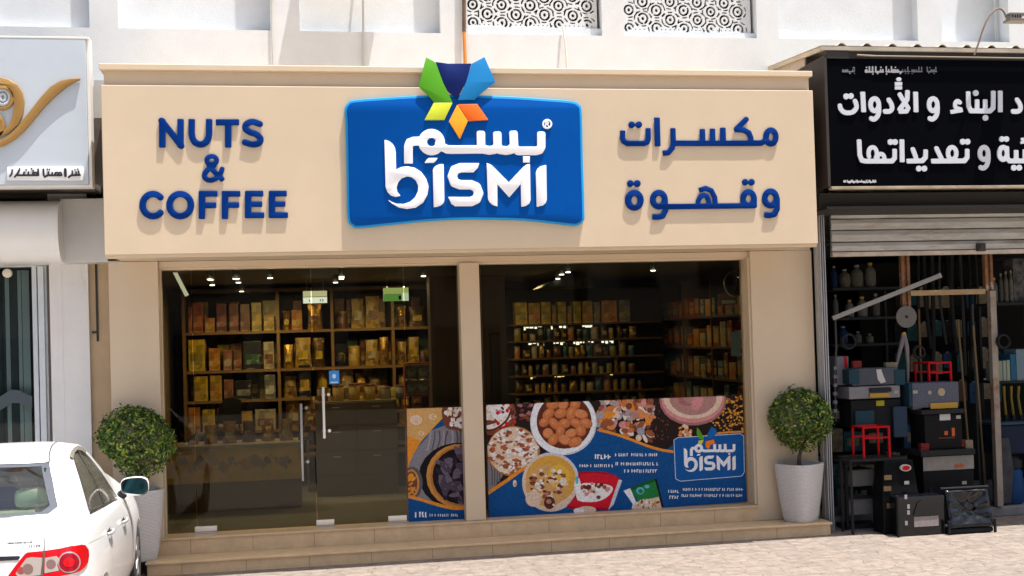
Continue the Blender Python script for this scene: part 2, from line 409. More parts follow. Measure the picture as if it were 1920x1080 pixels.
# window frame bits: right jamb profile and thin edge channel
b = MB()
jx = V(1397,700,GY).x
for k, (y0, y1, w) in enumerate(((.19,.24,.02),(.15,.185,.035),(.09,.14,.05),(.03,.08,.062))): b.box(jx, jx+.0+w*.9+.01, y0, y1, .308, 3.056)
b.box(jx+.05, pr0-.001, .02, .33, .308, 3.056)
b.build('window_frame', [beige], shop, bevel=.002)
b = MB(); b.box(pl1+.001, gx[0]+.004, .16, .26, .308, 3.04); b.build('window_frame', beige2, shop)

# ------------------------------------------------------------------ the sign box over it
sign = thing('shop_sign', (1.6, FY, FZ0), 'long beige sign box with raised blue Nuts & Coffee letters above the glass shop front', 'sign')
b = MB(); b.box(FX0, FX1, FY, FY+.12, FZ0, FZ1); b.build('face_panel', beige, sign, bevel=.006)
b = MB(); b.box(FX0+.02, FX1-.022, FY+.05, .50, FZ1+.0005, 4.866); b.box(FX0+.012, FX1-.012, FY+.121, .5, 3.171, FZ1); b.build('recessed_band', beige, sign)
b = MB(); b.box(FX0-.012, FX1-.002, FY-.01, .53, 4.867, 4.925); b.build('cap', beige2, sign, bevel=.006)
b = MB(); b.box(FX0+.002, FX1-.002, FY+.03, FY+.115, FZ0-.03, FZ0-.0005); b.build('drip_edge', beige2, sign)
LY = FY-.018                                        # letters stand off the panel, 22 mm thick
def letters(defs, ox, oy, s, name='letter', thick=.012, y=LY, M=blue_let, par=sign, res=.004, bev=.002):
    for prims in defs:
        plate_obj(name, outline(to_plane(prims, y, ox, oy, s), res), y, thick, M, par, bev)
r = 27
letters([
    [S([(289,103),(289,345)], r), S([(443,103),(443,345)], r), S([(283,118),(449,330)], r, flat=0)],
    [S([(537,103),(537,230),(543,265),(562,298),(590,315),(611,318),(632,315),(660,298),(678,265),(684,230),(684,103)], r)],
    [S([(740,131),(938,131)], 26), S([(845,125),(845,345)], r)],
    [S([(1112,146),(1052,127),(1000,145),(990,185),(1030,215),(1080,232),(1117,268),(1105,305),(1052,319),(986,300)], 26, True, 0)],
    [ELS((706,452),42,34,20), S([(672,478),(720,540),(806,624)], 22, False, .3), S([(735,488),(668,535),(643,580),(662,612),(700,620),(745,603),(778,565),(795,522)], 21, True, .3)],
    [ELS((210,830),88,94,r, 44, 316)], [ELS((440,830),91,94,r)],
    [S([(623,710),(623,948)], r), S([(605,735),(755,735)], 25), S([(610,832),(745,832)], 24)],
    [S([(818,710),(818,948)], r), S([(800,735),(948,735)], 25), S([(810,830),(938,830)], 24)],
    [S([(1013,710),(1013,942)], r), S([(990,733),(1142,733)], 25), S([(1000,823),(1132,823)], 23), S([(990,916),(1150,916)], 25)],
    [S([(1214,710),(1214,940)], r), S([(1190,733),(1340,733)], 25), S([(1200,822),(1328,822)], 23), S([(1190,915),(1350,915)], 25)],
], 240, 200, 4.5)
A = 1440
letters([
    [S([(160,400),(160,530),(175,582),(240,620),(520,620),(575,595),(592,540),(590,360)], 46), EL((312,305),57,57), EL((432,303),57,57), S([(312,305),(432,303)],20,flat=0)],
    [S([(738,182),(752,668)], 50, flat=.85)],
    [S([(1008,360),(1016,600),(1000,690),(930,775),(835,785)], 46), S([(1020,617),(A+900,617)], 47, flat=0), S([(A+65,375),(A+72,600)], 48), S([(A+235,368),(A+242,600)], 48), S([(A+410,352),(A+418,600)], 50),
     S([(A+890,617),(A+885,530),(A+850,440),(A+760,392),(A+640,385)], 46), S([(A+640,375),(A+805,215)], 46, flat=0), PG([(A+600,350),(A+700,340),(A+760,345),(A+740,420),(A+610,430)]),
     S([(A+890,615),(A+1060,612),(A+1130,570),(A+1150,470)], 48, flat=0), ELS((A+1222,510),85,115,48), S([(A+1180,605),(A+1270,620)], 42, flat=0)],
], 1150, 200, 9)
letters([
    [EL((238,332),106,118), ('sub', EL((240,335),35,50)), EL((192,145),38,40), EL((270,145),40,40), S([(192,145),(270,145)],14,flat=0)],
    [ELS((514,325),68,78,34), S([(585,320),(588,450),(555,510),(505,522),(440,518)], 32), S([(590,405),(1590,393)], 31, flat=0),
     S([(950,400),(955,340),(985,288),(1020,275),(1055,288),(1076,340),(1080,390)], 28, flat=0), S([(965,222),(1040,198),(1105,225),(1143,300),(1152,400)], 29),
     ELS((1524,315),62,76,33), S([(1590,290),(1588,395)], 30), S([(1470,395),(1590,395)], 28, flat=0), EL((1485,130),36,38), EL((1556,130),37,38), S([(1485,130),(1556,130)],14,flat=0)],
    [ELS((1772,312),66,80,34), S([(1845,300),(1846,430),(1815,490),(1765,503),(1700,497)], 32)],
], 1150, 320, 6)

# ------------------------------------------------------------------ logo board
logo = thing('logo_sign', (1.4, FY, 3.4), 'blue curved light box with five coloured petals and white lettering on the beige sign', 'sign')
def board(y, grow):
    P = [(648,232),(646,206),(653,192),(668,187),(720,183),(790,179),(866,178),(960,181),(1020,185),(1070,189),(1086,196),(1091,212),(1093,300),(1096,400),(1094,414),(1085,422),(1070,423),(1010,416),(960,412.5),(870,411.5),(800,415),(740,421),(675,427.5),(661,424),(652,408),(650,330)]
    c = (870, 300); pr = to_plane([PG(P, True)], y, 0, 0, 1)
    return [(pr[0][0], pr[0][1], grow)]
plate_obj('backing', outline(board(FY-.035, .0), .005), FY-.036, .034, logo_cyan, logo, .004)
plate_obj('board', outline(board(FY-.05, -.022), .005), FY-.048, .0115, logo_blue, logo, .002)
PY = FY-.068
for k, P in dict(green=[(955,45),(1060,100),(1150,340),(1250,550),(1045,550),(985,480),(868,368)], navy=[(1062,95),(1200,115),(1465,113),(1400,330),(1310,500),(1250,470),(1195,420),(1152,335)],
                 sky=[(1467,115),(1610,40),(1735,320),(1555,465),(1500,520),(1310,525),(1402,330)], lime=[(1040,556),(1253,553),(1160,748),(935,750)],
                 amber=[(1305,575),(1424,760),(1335,965),(1210,765)], orange=[(1312,573),(1530,570),(1655,748),(1430,762)]).items():
    plate_obj('petal', outline(to_plane([PG(P, k in ())], PY, 640, 100, 6), .006), PY, .0195, pet[k], logo, .0015, label=k.replace('sky', 'light blue')+' petal')
LG_AR = [S([(755,1240),(755,1045),(772,1003),(815,988),(900,985)], 49, flat=.85), ELS((1015,998),100,98,50), S([(1100,1015),(1150,1060),(1190,1080),(1240,1083),(1570,1080)], 47, flat=0),
    S([(2250,880),(2250,1050),(2232,1085),(2190,1097),(1990,1097),(1945,1065),(1935,870)], 48, flat=.45), S([(1935,1040),(1905,1085),(1850,1094),(1785,1085),(1757,1040),(1755,880)], 48, flat=.45), S([(1755,1040),(1725,1082),(1665,1092),(1600,1080),(1572,1040),(1570,872)], 48, flat=.45),
    PG([(2050,1163),(2115,1163),(2115,1222),(2050,1222)], rnd=6)]
LG_R = [ELS((2317,795),46,46,10,0,360), S([(2300,820),(2300,772),(2325,772),(2330,788),(2318,797),(2302,798)],6,flat=0), S([(2318,797),(2334,820)],6,flat=0)]
LG_B = [[PG([(485,972),(530,985),(575,1015),(603,1060),(612,1110),(615,1308),(670,1281),(740,1270),(820,1285),(900,1335),(955,1410),(982,1500),(970,1590),(920,1680),(840,1735),(740,1750),(650,1735),(570,1690),(512,1638),(560,1668),(620,1693),(700,1695),(775,1670),(830,1620),(862,1550),(865,1490),(840,1430),(790,1392),(740,1383),(680,1405),(640,1450),(622,1510),(630,1560),(668,1603),(610,1615),(560,1600),(520,1560),(498,1500)])],
    [PG([(935,1232),(965,1190),(985,1177),(1085,1177),(1060,1215),(1038,1231)])], [PG([(1030,1310),(1045,1280),(1075,1258),(1112,1247),(1150,1246),(1160,1650),(1150,1685),(1125,1708),(1085,1725),(1040,1731)])],
    [S([(1490,1287),(1340,1287),(1275,1312),(1248,1382),(1275,1455),(1340,1479),(1460,1479),(1520,1505),(1546,1573),(1520,1640),(1460,1668),(1275,1668)], 52, flat=1), PG([(1485,1235),(1552,1235),(1535,1290),(1485,1339)]), PG([(1202,1615),(1285,1615),(1285,1720),(1240,1695)])],
    [PG([(1635,1233),(1680,1250),(1715,1280),(1885,1452),(2050,1275),(2085,1250),(2122,1245),(2130,1650),(2115,1690),(2080,1715),(2025,1726),(2020,1470),(1890,1620),(1755,1470),(1757,1722),(1700,1705),(1665,1670),(1650,1640)])],
    [PG([(2188,1340),(2205,1300),(2240,1270),(2305,1255),(2312,1650),(2300,1685),(2270,1710),(2198,1726)])]]
WY = FY-.061
letters([LG_AR, LG_R]+LG_B, 640, 100, 6, thick=.0125, y=WY, M=white_ac, par=logo, res=.0045, bev=.0012)
# ------------------------------------------------------------------ white building above
WYY = .55
wb_ = thing('white_building', (2, WYY, 3.2), 'white stucco building with recessed bays and pierced screens rising behind the shop signs', 'building')
zb = V(690,60,WYY).z; ZT = 8.5
opens = [(-420,-60,.12),(-30,168,.12),(222,507,.22),(562,826,.16),(877,1129,.26),(1170,1419,.26),(1460,1721,.14),(1766,1892,.3),(1935,2200,.2)]
xs_ = [(V(a,50,WYY).x, V(c,50,WYY).x, d) for a, c, d in opens]
wall = MB(); wall.box(-9, 16, WYY, WYY+.2, 3.2, zb)
prev = -9
for a, c, d in xs_:
    wall.box(prev, a, WYY, WYY+.4, zb, ZT); wall.box(a, c, WYY+d, WYY+d+.1, zb+.001, ZT); prev = c
wall.box(prev, 16, WYY, WYY+.4, zb, ZT); wall.box(-9, 16, WYY+.2, WYY+.6, 3.6, zb)
for a, c, d in xs_: wall.box(a-.05, c+.05, WYY+.1, WYY+.6, zb-.02, zb+.0005)
wall.build('wall', wallw, wb_)
for (a, c, d), (pa, pc, pz) in zip(xs_[4:6], ((877,1116,48),(1170,1404,57))):
    x0, x1 = V(pa,30,WYY+.1).x, V(pc,30,WYY+.1).x; z0 = V((pa+pc)/2, pz, WYY+.1).z; z1 = z0+1.5
    b = MB(); b.box(a, c, WYY+.07, WYY+.14, zb+.001, z0-.03); b.build('sill', wallw, wb_)
    pr = [PG([(x0-.03,z0-.029),(x1+.02,z0-.029),(x1+.02,z1),(x0-.03,z1)])]
    rng = random.Random(int(pa)); row = 0; z = z0+.02
    sub = lambda q: pr.append(('sub', q))
    while z < z1-.1:
        x = x0+.06+(.165 if row % 2 else 0)
        while x < x1-.02:
            rr = .052+rng.uniform(-.004,.004); a0 = rng.uniform(0, 120); zc = z+rng.uniform(-.008,.008)
            ok = lambda px_, pz_: x0 < px_ < x1 and pz_ > z0
            for q in range(3):
                aa = a0+q*120; md = R(aa+50)
                if ok(x+rr*math.cos(md), zc+rr*math.sin(md)): sub(ELS((x,zc), rr, rr*1.05, .0125, aa, aa+rng.uniform(85,106), 7))
            if ok(x, zc): sub(EL((x,zc), .019, .023, 8))
            for q in range(7):
                aa = a0+q*51.4; md = R(aa+14); R2 = .088
                if ok(x+R2*1.15*math.cos(md), zc+R2*math.sin(md)): sub(ELS((x,zc), R2*1.15, R2, .0088, aa, aa+26, 3))
            x += .33
        z += .105; row += 1
    x = x0+.03
    while x < x1: sub(EL((x, z0+.004), .009, .009, 6)); x += .052
    scr = plate_obj('pierced_screen', outline(pr, .0052, .0015), WYY+.1, .04, wallw, wb_)
    b = MB(); b.box(x0-.03, x1+.02, WYY+.2, WYY+.22, z0-.02, z1); b.build('screen_dark_sheet', mat('screen_shade', (.045,.03,.02), .9), wb_)  # dark sheet added for the shade behind the pierced holes
# pipes, and a box out of view added to cast the bay's shadow
grey = mat('grey_pvc', (.45,.44,.42), .5); brown_p = mat('brown_pipe', (.10,.055,.03), .6, var=.3, vscale=8); orange_p = mat('orange_conduit', (.55,.2,.03), .5)
def pipe(name, pts, r, m, label, cat='pipe', extra=None):
    b = MB(); b.tube(pts, r, 8); o = b.build(name, m, None, smooth=40); return tag(o, label, cat)
def vp(px, py, y): p = V(px, py, y); return (p.x, p.y, p.z)
pipe('conduit', [vp(511,-150,WYY-.02), vp(510,60,WYY-.02), vp(512,128,WYY-.02)], .008, grey, 'thin grey conduit on the white pilaster left of the dark-shaded bay')
pipe('drain_pipe', [vp(680,-150,WYY-.012+.13), vp(681,50,WYY-.03), vp(682,128,WYY-.03)], .012, grey, 'grey drain pipe running down the shaded white bay')
b = MB(); b.tube([vp(870,-150,WYY-.04), vp(870,60,WYY-.04)], .022, 10, 0); b.tube([vp(870,60,WYY-.04), vp(873,130,WYY-.05)], .020, 10, 1)
tag(b.build('conduit', [brown_p, orange_p], None, smooth=40), 'brown pipe turning into an orange conduit above the dark blue petal', 'pipe')
pipe('conduit', [vp(1055,48,WYY-.02), vp(1060,80,WYY-.06), vp(1064,140,WYY-.06)], .011, mat('cream_pipe',(.6,.55,.48),.5), 'short cream conduit below the left pierced screen')
pipe('conduit', [vp(1867,-100,WYY+.2), vp(1868,95,WYY+.2)], .012, grey, 'thin grey conduit in the shaded bay above the black sign')
xr_, xl_ = V(722,0,WYY).x, V(575,0,WYY).x
caster = thing('shadow_caster', ((xl_+xr_)/2, WYY, 6.2), 'white wall-mounted box out of view, added to cast the shadow on the bay above the sign', 'shadow caster')
b = MB(); b.box(xl_, xr_, WYY-.36, WYY-.06, 6.2, 6.85); b.build('casing', mat('caster_white', (.75,.75,.73), .5), caster, bevel=.02)
b = MB(); b.lathe((xl_+.38, WYY-.361, 6.52), [(.26,0),(.26,.01),(.22,.014),(.05,.014)], 24, axis='y'); b.build('front_disc', black, caster)
b = MB()
for x in (xl_+.15, xr_-.15): b.box(x-.02, x+.02, WYY-.34, WYY-.001, 6.15, 6.199)
b.build('bracket', grey, caster)

# ------------------------------------------------------------------ other side of the street
opp = mat('far_wall', (.34,.30,.25), .85, var=.1, vscale=.6); opw = mat('far_window', (.03,.035,.04), .2)
for k, (x0, x1, h, lab) in enumerate(((-24,-6,9.5,'tan apartment block across the street, mirrored faintly in the left doors'), (-5.5,9,7.2,'lower beige block across the street, mirrored in the middle of the shop front'), (9.5,30,11,'taller sand coloured block across the street at the right'))):
    t = thing('far_building', ((x0+x1)/2, -27, 0), lab, 'building', 'buildings across the street'); b = MB(); b.box(x0, x1, -35, -27, 0, h); b.build('wall', opp, t)
    x = x0+1.2
    while x < x1-1.6:
        for z in (3.9, 6.6):
            if z+1.5 < h: b = MB(); b.box(x, x+1.3, -26.99, -26.95, z, z+1.4); b.build('window', opw, t)
        b = MB(); b.box(x-.4, x+1.9, -26.99, -26.93, .1, 2.7); b.build('shop_window', opw, t); x += 2.9
# ------------------------------------------------------------------ left neighbour
lw = mat('dirty_white_paint', (.62,.61,.60), .6, var=.06, vscale=2.5, bump=.1, bscale=30, stain=((.3,.26,.22), 2.2, (1.5,1,.35), .58, .8))
lgrey = mat('grey_metal_sheet', (.46,.45,.43), .45, var=.06, vscale=2, stain=((.2,.18,.15), 3, (1.5,1,.6), .66, .85))
SLY = -.6
left = thing('left_shop', (-3, .3, 0), 'old shop front with white pillar, shutter box and vertical blinds left of the beige shop', 'shop')
zt = 3.86
b = MB(); x0 = V(95,650,.25).x; x1 = V(168,650,.25).x
b.box(x0, x1, .25, .6, 0, zt); b.box(V(108,650,.23).x, V(118,650,.23).x, .2465, .249, 0, zt); b.build('pillar', lw, left, bevel=.006)
b = MB(); b.box(x1+.001, PLX0-.001, .30, .6, 0, zt, 0); b.box(V(180,600,.28).x, V(184,600,.28).x, .285, .299, V(182,640,.28).z, zt, 1); b.box(V(172,600,.29).x, V(184,600,.28).x, .284, .299, V(182,625,.28).z, V(182,621,.28).z, 1)
b.build('return_wall', [mat('tan_wall',(.42,.30,.18),.7,var=.1,vscale=3), black], left)
b = MB(); xa = V(112,430,.0).x; b.box(xa, PLX0+.12, .0, .6, V(150,492,0).z, V(150,372,0).z); b.build('header_box', lgrey, left, bevel=.008)
# round shutter box
b = MB(); xr2 = V(108,430,-.25).x; zc = (V(50,490,-.25).z+V(50,372,-.25).z)/2; rr = (V(50,372,-.25).z-V(50,490,-.25).z)/2
prof = [(-.25+.25*(1-math.cos(a)) if False else 0, 0) for a in (0,)]
P = [(.35, zc+rr), (-.05, zc+rr)] + [(-.05-.2*math.sin(R(t)), zc+rr*math.cos(R(t))) for t in range(10, 171, 16)] + [(-.05, zc-rr), (.35, zc-rr)]
n = len(P); b.add([(-9, p[0], p[1]) for p in P]+[(xr2, p[0], p[1]) for p in P], [(i, i+1, i+1+n, i+n) for i in range(n-1)]+[tuple(range(n)), tuple(range(n, 2*n))[::-1]])
b.build('shutter_box', mat('white_shutter_metal',(.66,.65,.63),.35,var=.04,vscale=2), left, smooth=40)
b = MB(); za = V(50,500,.3).z
for pa, pc, y in ((62,71,.30),(73,84,.27),(86,90,.33)): b.box(V(pa,650,y).x, V(pc,650,y).x, y, .45, 0, za)
b.box(-9, V(90,650,.33).x, .30, .45, za, zc-rr)
b.build('door_frame', mat('painted_metal',(.50,.54,.57),.4,var=.08,vscale=5,stain=((.25,.25,.25),4,(1,1,.5),.62,.8)), left, bevel=.003)
b = MB(); b.box(V(90.5,650,.34).x, x0-.001, .34, .5, 0, zt); b.build('reveal', mat('brown_reveal',(.16,.12,.10),.8), left)
b = MB(); b.box(-9, V(62,650,.32).x, .38, .39, .15, za); b.build('window_pane', glass_mat('tinted_glass',(.72,.78,.78),1.35), left)
b = MB(); rng = random.Random(3); x = -5.2
while x < V(60,650,.5).x:
    a = rng.uniform(-.5,.5); c = Vector((x, .48, (za+.15)/2)); w = rng.choice((.02,.035,.05))
    b.obox(c, Vector((math.cos(a), math.sin(a), 0)), Vector((-math.sin(a), math.cos(a), 0)), Vector((0,0,1)), w, .0015, (za-.2)/2, rng.choice((0,1,0,1,1))); x += rng.choice((.03,.04,.06,.09))
b.build('vertical_blind', [mat('blind_grey',(.62,.63,.61),.8), mat('blind_dark',(.07,.075,.078),.8)], left)
b = MB(); b.box(-9, x1, .9, .95, 0, zt); b.box(-9, x1, .6, .9, zt-.02, zt); b.box(-9,x1,.4,.9,0,.1); b.build('back_wall', dark, left)
b = MB(); zz = V(12,512,.2).z; b.lathe((V(12,512,.2).x, .28, zz), [(.03,0),(.045,.02),(.045,.06),(.02,.075)], 14, axis='y'); b.build('bell', mat('cream_plastic',(.6,.56,.45),.5), left, smooth=40)
frost = mat('frosted_film', (.045,.065,.078), .5)
b = MB(); zf = V(20,745,.37).z; xx = V(60,745,.37).x
b.prism([(xx,zf-.12),(xx,zf-.0),(xx-.13,zf+.07),(xx-.2,zf+.08),(xx-.36,zf-.02),(xx-.55,zf+.08),(xx-.8,zf-.02),(xx-1.0,zf+.08),(xx-1.0,zf-.06),(xx-.8,zf-.16),(xx-.55,zf-.06),(xx-.36,zf-.16),(xx-.2,zf-.06),(xx-.13,zf-.06)], .372, .375); b.build('frosted_film', frost, left)
sx1_ = V(163,200,-.6).x; b = MB(); b.box(V(177,200,-.3).x, FX0+.03, -.3, -.27, V(182,221,-.3).z, V(182,150,-.3).z); b.build('gap_sheet', lgrey, left)
# wall behind, under the white building; covers added to block sun through the gap
b = MB(); b.box(-9, PLX0-.0, .551, .56, zt, 3.2+.3); b.box(-9, FX0-.03, .30, .549, V(175,345,.3).z, V(175,362,.3).z-.05); b.box(-7, sx1_-.05, -.44, .5, V(80,346,-.6).z+.02, V(80,346,-.6).z+.1); b.box(sx1_-.1, FX0+.03, -.3, -.27, V(175,345,-.3).z, V(175,222,-.3).z); b.build('gap_wall_sun_cover', mat('brown_gap',(.10,.085,.07),.9,var=.2,vscale=6), left)
# left sign
ls = thing('white_sign', (-3, SLY, 3.78), 'white sign box with a golden calligraphic swoosh, cut by the left edge of the photo', 'sign')
sx1 = V(163,200,SLY).x; sz0 = V(80,346,SLY).z; sz1 = V(80,72,SLY).z
b = MB(); b.box(-6.5, sx1, SLY, SLY+.14, sz0, sz1); b.build('face_panel', mat('sign_white',(.455,.51,.565),.35,var=.02), ls, bevel=.004)
b = MB(); fr_ = mat('sign_frame',(.68,.66,.62),.45)
b.box(-6.5, sx1+.03, SLY+.02, SLY+.16, sz0-.025, sz0-.001); b.box(sx1+.001, sx1+.03, SLY+.02, SLY+.16, sz0, sz1); b.box(-6.5, sx1+.03, SLY-.002, SLY+.16, sz1+.001, sz1+.02)
b.build('frame', fr_, ls, bevel=.003)
b = MB(); b.box(sx1-.4, sx1-.02, SLY+.17, .5, sz0+.3, sz1-.35); b.build('bracket', mat('grey_steel_frame',(.35,.34,.32),.6), ls)
gold = mat('gold_letters', (.36,.20,.055), .4, metal=.35)
LSW = [PG([(-60,735),(0,712),(60,688),(140,640),(230,555),(320,450),(400,350),(480,268),(570,190),(650,133),(738,92),(735,80),(640,86),(550,106),(460,162),(380,250),(300,352),(220,450),(150,545),(60,622),(-60,690)])]
LSR = [PG([(-260,200),(-150,110),(-60,78),(0,76),(80,92),(160,142),(207,220),(222,300),(212,400),(165,505),(80,585),(-40,640),(-40,600),(40,556),(95,490),(122,400),(128,320),(118,262),(95,205),(50,150),(0,132),(-80,140),(-180,220)])]
letters([LSW, LSR, [ELS((12,262),100,100,14)], [ELS((-20,520),38,80,22)]], 0, 130, 4.91, name='calligraphy', thick=.03, y=SLY-.034, M=gold, par=ls, res=.005)
letters([[ELS((22,255),62,68,12)], [ELS((25,258),25,32,10)]], 0, 130, 4.91, name='rose', thick=.02, y=SLY-.024, M=mat('sign_silver',(.45,.48,.52),.4), par=ls, res=.004)
letters([[PG([(65,897),(766,897),(768,1022),(62,1022)])]], 0, 130, 4.91, name='name_plate', thick=.02, y=SLY-.022, M=mat('plate_white',(.7,.7,.72),.4), par=ls, res=.006)
inkm = mat('ink_black', (.012,.012,.015), .5)
AR = [[S([(90,985),(108,960),(112,925)],7,flat=0)], [S([(135,990),(160,960),(175,930)],8,flat=0),S([(160,975),(345,975)],9,flat=0),S([(215,975),(222,945)],7,flat=0),S([(255,975),(262,945)],7,flat=0),S([(300,975),(305,930)],7,flat=0),S([(352,975),(350,920)],8,flat=0),EL((240,925),8,8),EL((290,915),8,8),EL((180,915),7,7),ELS((325,962),14,14,7)],
      [S([(398,920),(402,975)],8,flat=0),S([(410,990),(440,975),(565,975)],9,flat=0),S([(445,975),(445,945)],7,flat=0),S([(480,975),(480,950)],7,flat=0),ELS((520,962),14,14,7),ELS((552,962),13,13,7),EL((435,920),8,8),EL((455,920),7,7)],
      [S([(600,920),(602,980)],12,flat=0)], [S([(632,992),(655,975),(735,972)],9,flat=0),S([(665,975),(665,935)],7,flat=0),S([(700,975),(700,945)],7,flat=0),S([(728,972),(722,935)],7,flat=0),EL((715,918),7,7),EL((690,925),7,7)]]
letters(AR, 0, 130, 4.91, name='lettering', thick=.006, y=SLY-.029, M=inkm, par=ls, res=.0025, bev=0)

# ------------------------------------------------------------------ right neighbour
RY = -.885
rs = thing('right_shop', (8, .3, 0), 'dark hardware shop front with raised roller shutter and rusty posts right of the beige shop', 'shop')
shut = mat('shutter_slat', (.36,.355,.345), .5, var=.2, vscale=3, bump=.15, stretch=(1,1,5), stain=((.16,.12,.085), 2.2, (.6,1,3.5), .50, .74))
galv = mat('galvanised', (.40,.41,.43), .45, metal=.3, var=.15, vscale=6, stretch=(2,2,.5), stain=((.15,.15,.16),5,(2,2,.5),.55,.75))
RX1 = 11.5; SHY = -.12
x0 = V(1558,420,SHY).x
zs = [V(1740,p,SHY).z for p in (345,367,389,409,430,452,470)]
b = MB()
for a, c in zip(zs[:-1], zs[1:]):
    h = a-c; P = [(SHY+.03, a-.004), (SHY-.004, a-.006), (SHY-.016, a-h*.4), (SHY-.004, c+.010), (SHY+.03, c+.002)]
    n = len(P); b.add([(x0, p[0], p[1]) for p in P]+[(RX1, p[0], p[1]) for p in P], [(i, i+1, i+1+n, i+n) for i in range(n-1)]+[tuple(range(n)), tuple(range(n,2*n))[::-1]])
b.build('roller_shutter', shut, rs)
b = MB(); b.box(x0, RX1, SHY-.02, SHY+.05, zs[-1]-.05, zs[-1]-.001); b.build('bottom_bar', mat('bar_metal',(.42,.36,.30),.5,var=.3,vscale=5), rs, bevel=.004)
b = MB(); xq = V(1838,455,SHY-.03).x; b.box(xq-.05, xq+.05, SHY-.06, SHY-.021, zs[-1]-.02, zs[-1]+.07); b.box(xq-.03, xq+.03, SHY-.075, SHY-.0605, zs[-1]+.0, zs[-1]+.05); b.build('shutter_lock', mat('lock_metal',(.05,.045,.04),.5,metal=.5), rs, bevel=.004)
b = MB(); xg0 = V(1524,700,SHY-.05).x; xg1 = V(1556,700,SHY-.05).x; w = xg1-xg0; zg = V(1540,350,SHY).z
b.box(PRX1+.03, xg1, SHY+.02, SHY+.1, .0, zg)
for k in range(3): b.box(PRX1+.035+k*(xg1-PRX1-.03)/3, PRX1+.03+(k+.62)*(xg1-PRX1-.03)/3, SHY-.06, SHY+.0195, .0, zg)
b.build('guide_rail', galv, rs, bevel=.004)
rust = mat('rusty_steel', (.17,.075,.03), .75, var=.5, vscale=14, bump=.2, bscale=60, stain=((.40,.34,.26), 5, (1,1,1), .55, .68))
cream_rust = mat('rubbed_wood', (.30,.20,.10), .7, var=.25, vscale=8, stretch=(1,1,4))
DY = .1
def post(px, py0, py1, w, m, y=DY):
    a = V(px, py0, y); c = V(px+ (py1-py0)*.03, py1, y); b = MB(); b.box(a.x-w/2, a.x-w/6, y, y+.06, c.z, a.z); b.box(a.x+w/6, a.x+w/2, y, y+.06, c.z, a.z); b.box(a.x-w/6, a.x+w/6, y+.03, y+.05, c.z, a.z); b.build('door_post', m, rs, bevel=.003)
post(1697, 470, 582, .105, rust); post(1853, 462, 545, .10, rust)
b = MB(); a = V(1860,545,DY); xz = a.x; b.box(xz-.038, xz+.038, DY-.02, DY+.05, .12, a.z-.001); b.build('door_post', mat('worn_post',(.23,.195,.155),.6,var=.3,vscale=3,stretch=(1,1,.4),stain=((.16,.07,.03),2,(1,1,.7),.5,.62)), rs, bevel=.004)
a = V(1706,549,DY); c = V(1846,546,DY); b = MB(); b.box(a.x, c.x, DY-.02, DY+.05, a.z-.035, a.z+.025); b.build('door_rail', cream_rust, rs, bevel=.003)
# dark room
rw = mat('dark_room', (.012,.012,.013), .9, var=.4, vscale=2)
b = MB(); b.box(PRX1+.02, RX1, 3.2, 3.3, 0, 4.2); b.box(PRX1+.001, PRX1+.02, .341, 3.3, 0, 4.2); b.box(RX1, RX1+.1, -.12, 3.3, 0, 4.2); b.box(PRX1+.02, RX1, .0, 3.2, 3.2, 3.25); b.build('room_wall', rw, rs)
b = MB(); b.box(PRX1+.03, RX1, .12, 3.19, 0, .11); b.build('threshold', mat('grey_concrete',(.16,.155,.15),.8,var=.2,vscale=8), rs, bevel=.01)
b = MB(); b.box(V(1559,365,-.1).x, RX1, -.3, .5, zs[0]-.02, zs[0]+.35); b.build('header', mat('header_dark',(.03,.026,.022),.8), rs)
# black sign with canopy
bs = thing('black_sign', (8, RY, 3.7), 'black hardware shop sign with white Arabic lettering under a corrugated canopy', 'sign')
bx0 = V(1548,230,RY).x; bz0 = V(1740,349,RY).z; bz1 = V(1548,104,RY).z
blk = mat('sign_black', (.0008,.0011,.0022), .5, var=.1, vscale=2, spec=.03)
b = MB(); b.box(bx0+.035, RX1, RY, RY+.04, bz0+.001, bz1-.03); b.build('face_panel', blk, bs)
brn = mat('dark_brown_sheet', (.022,.012,.008), .7, var=.2, vscale=4, stain=((.1,.05,.03),4,(1,1,1),.66,.8))
b = MB(); b.box(bx0, bx0+.03, RY-.01, .2, bz0, bz1); b.build('side_panel', brn, bs)
b = MB(); b.box(bx0+.031, RX1, RY-.03, RY+.05, bz0-.03, bz0); b.build('bottom_channel', mat('tan_channel',(.30,.245,.17),.5,var=.3,vscale=5), bs, bevel=.003)
b = MB(); zt_ = V(1700,119,RY).z; b.tube([(V(1605,104,RY).x, RY-.02, V(1605,104,RY).z), (V(1640,106,RY).x, RY-.02, V(1640,106,RY).z)], .010, 8); b.tube([(V(1640,106,RY).x, RY-.025, V(1640,106,RY).z), (RX1, RY-.025, V(1640,106,RY).z-.01)], .008, 8); b.build('top_pipe', mat('rust_pipe',(.2,.16,.11),.6), bs)
b = MB(); b.box(bx0+.05, RX1, -.75, -.1, bz0-.22, bz0-.19); b.box(bx0+.031, RX1, -.6, -.55, bz0-.19, bz0-.031); b.build('support_frame', mat('frame_black',(.02,.017,.015),.7), bs)
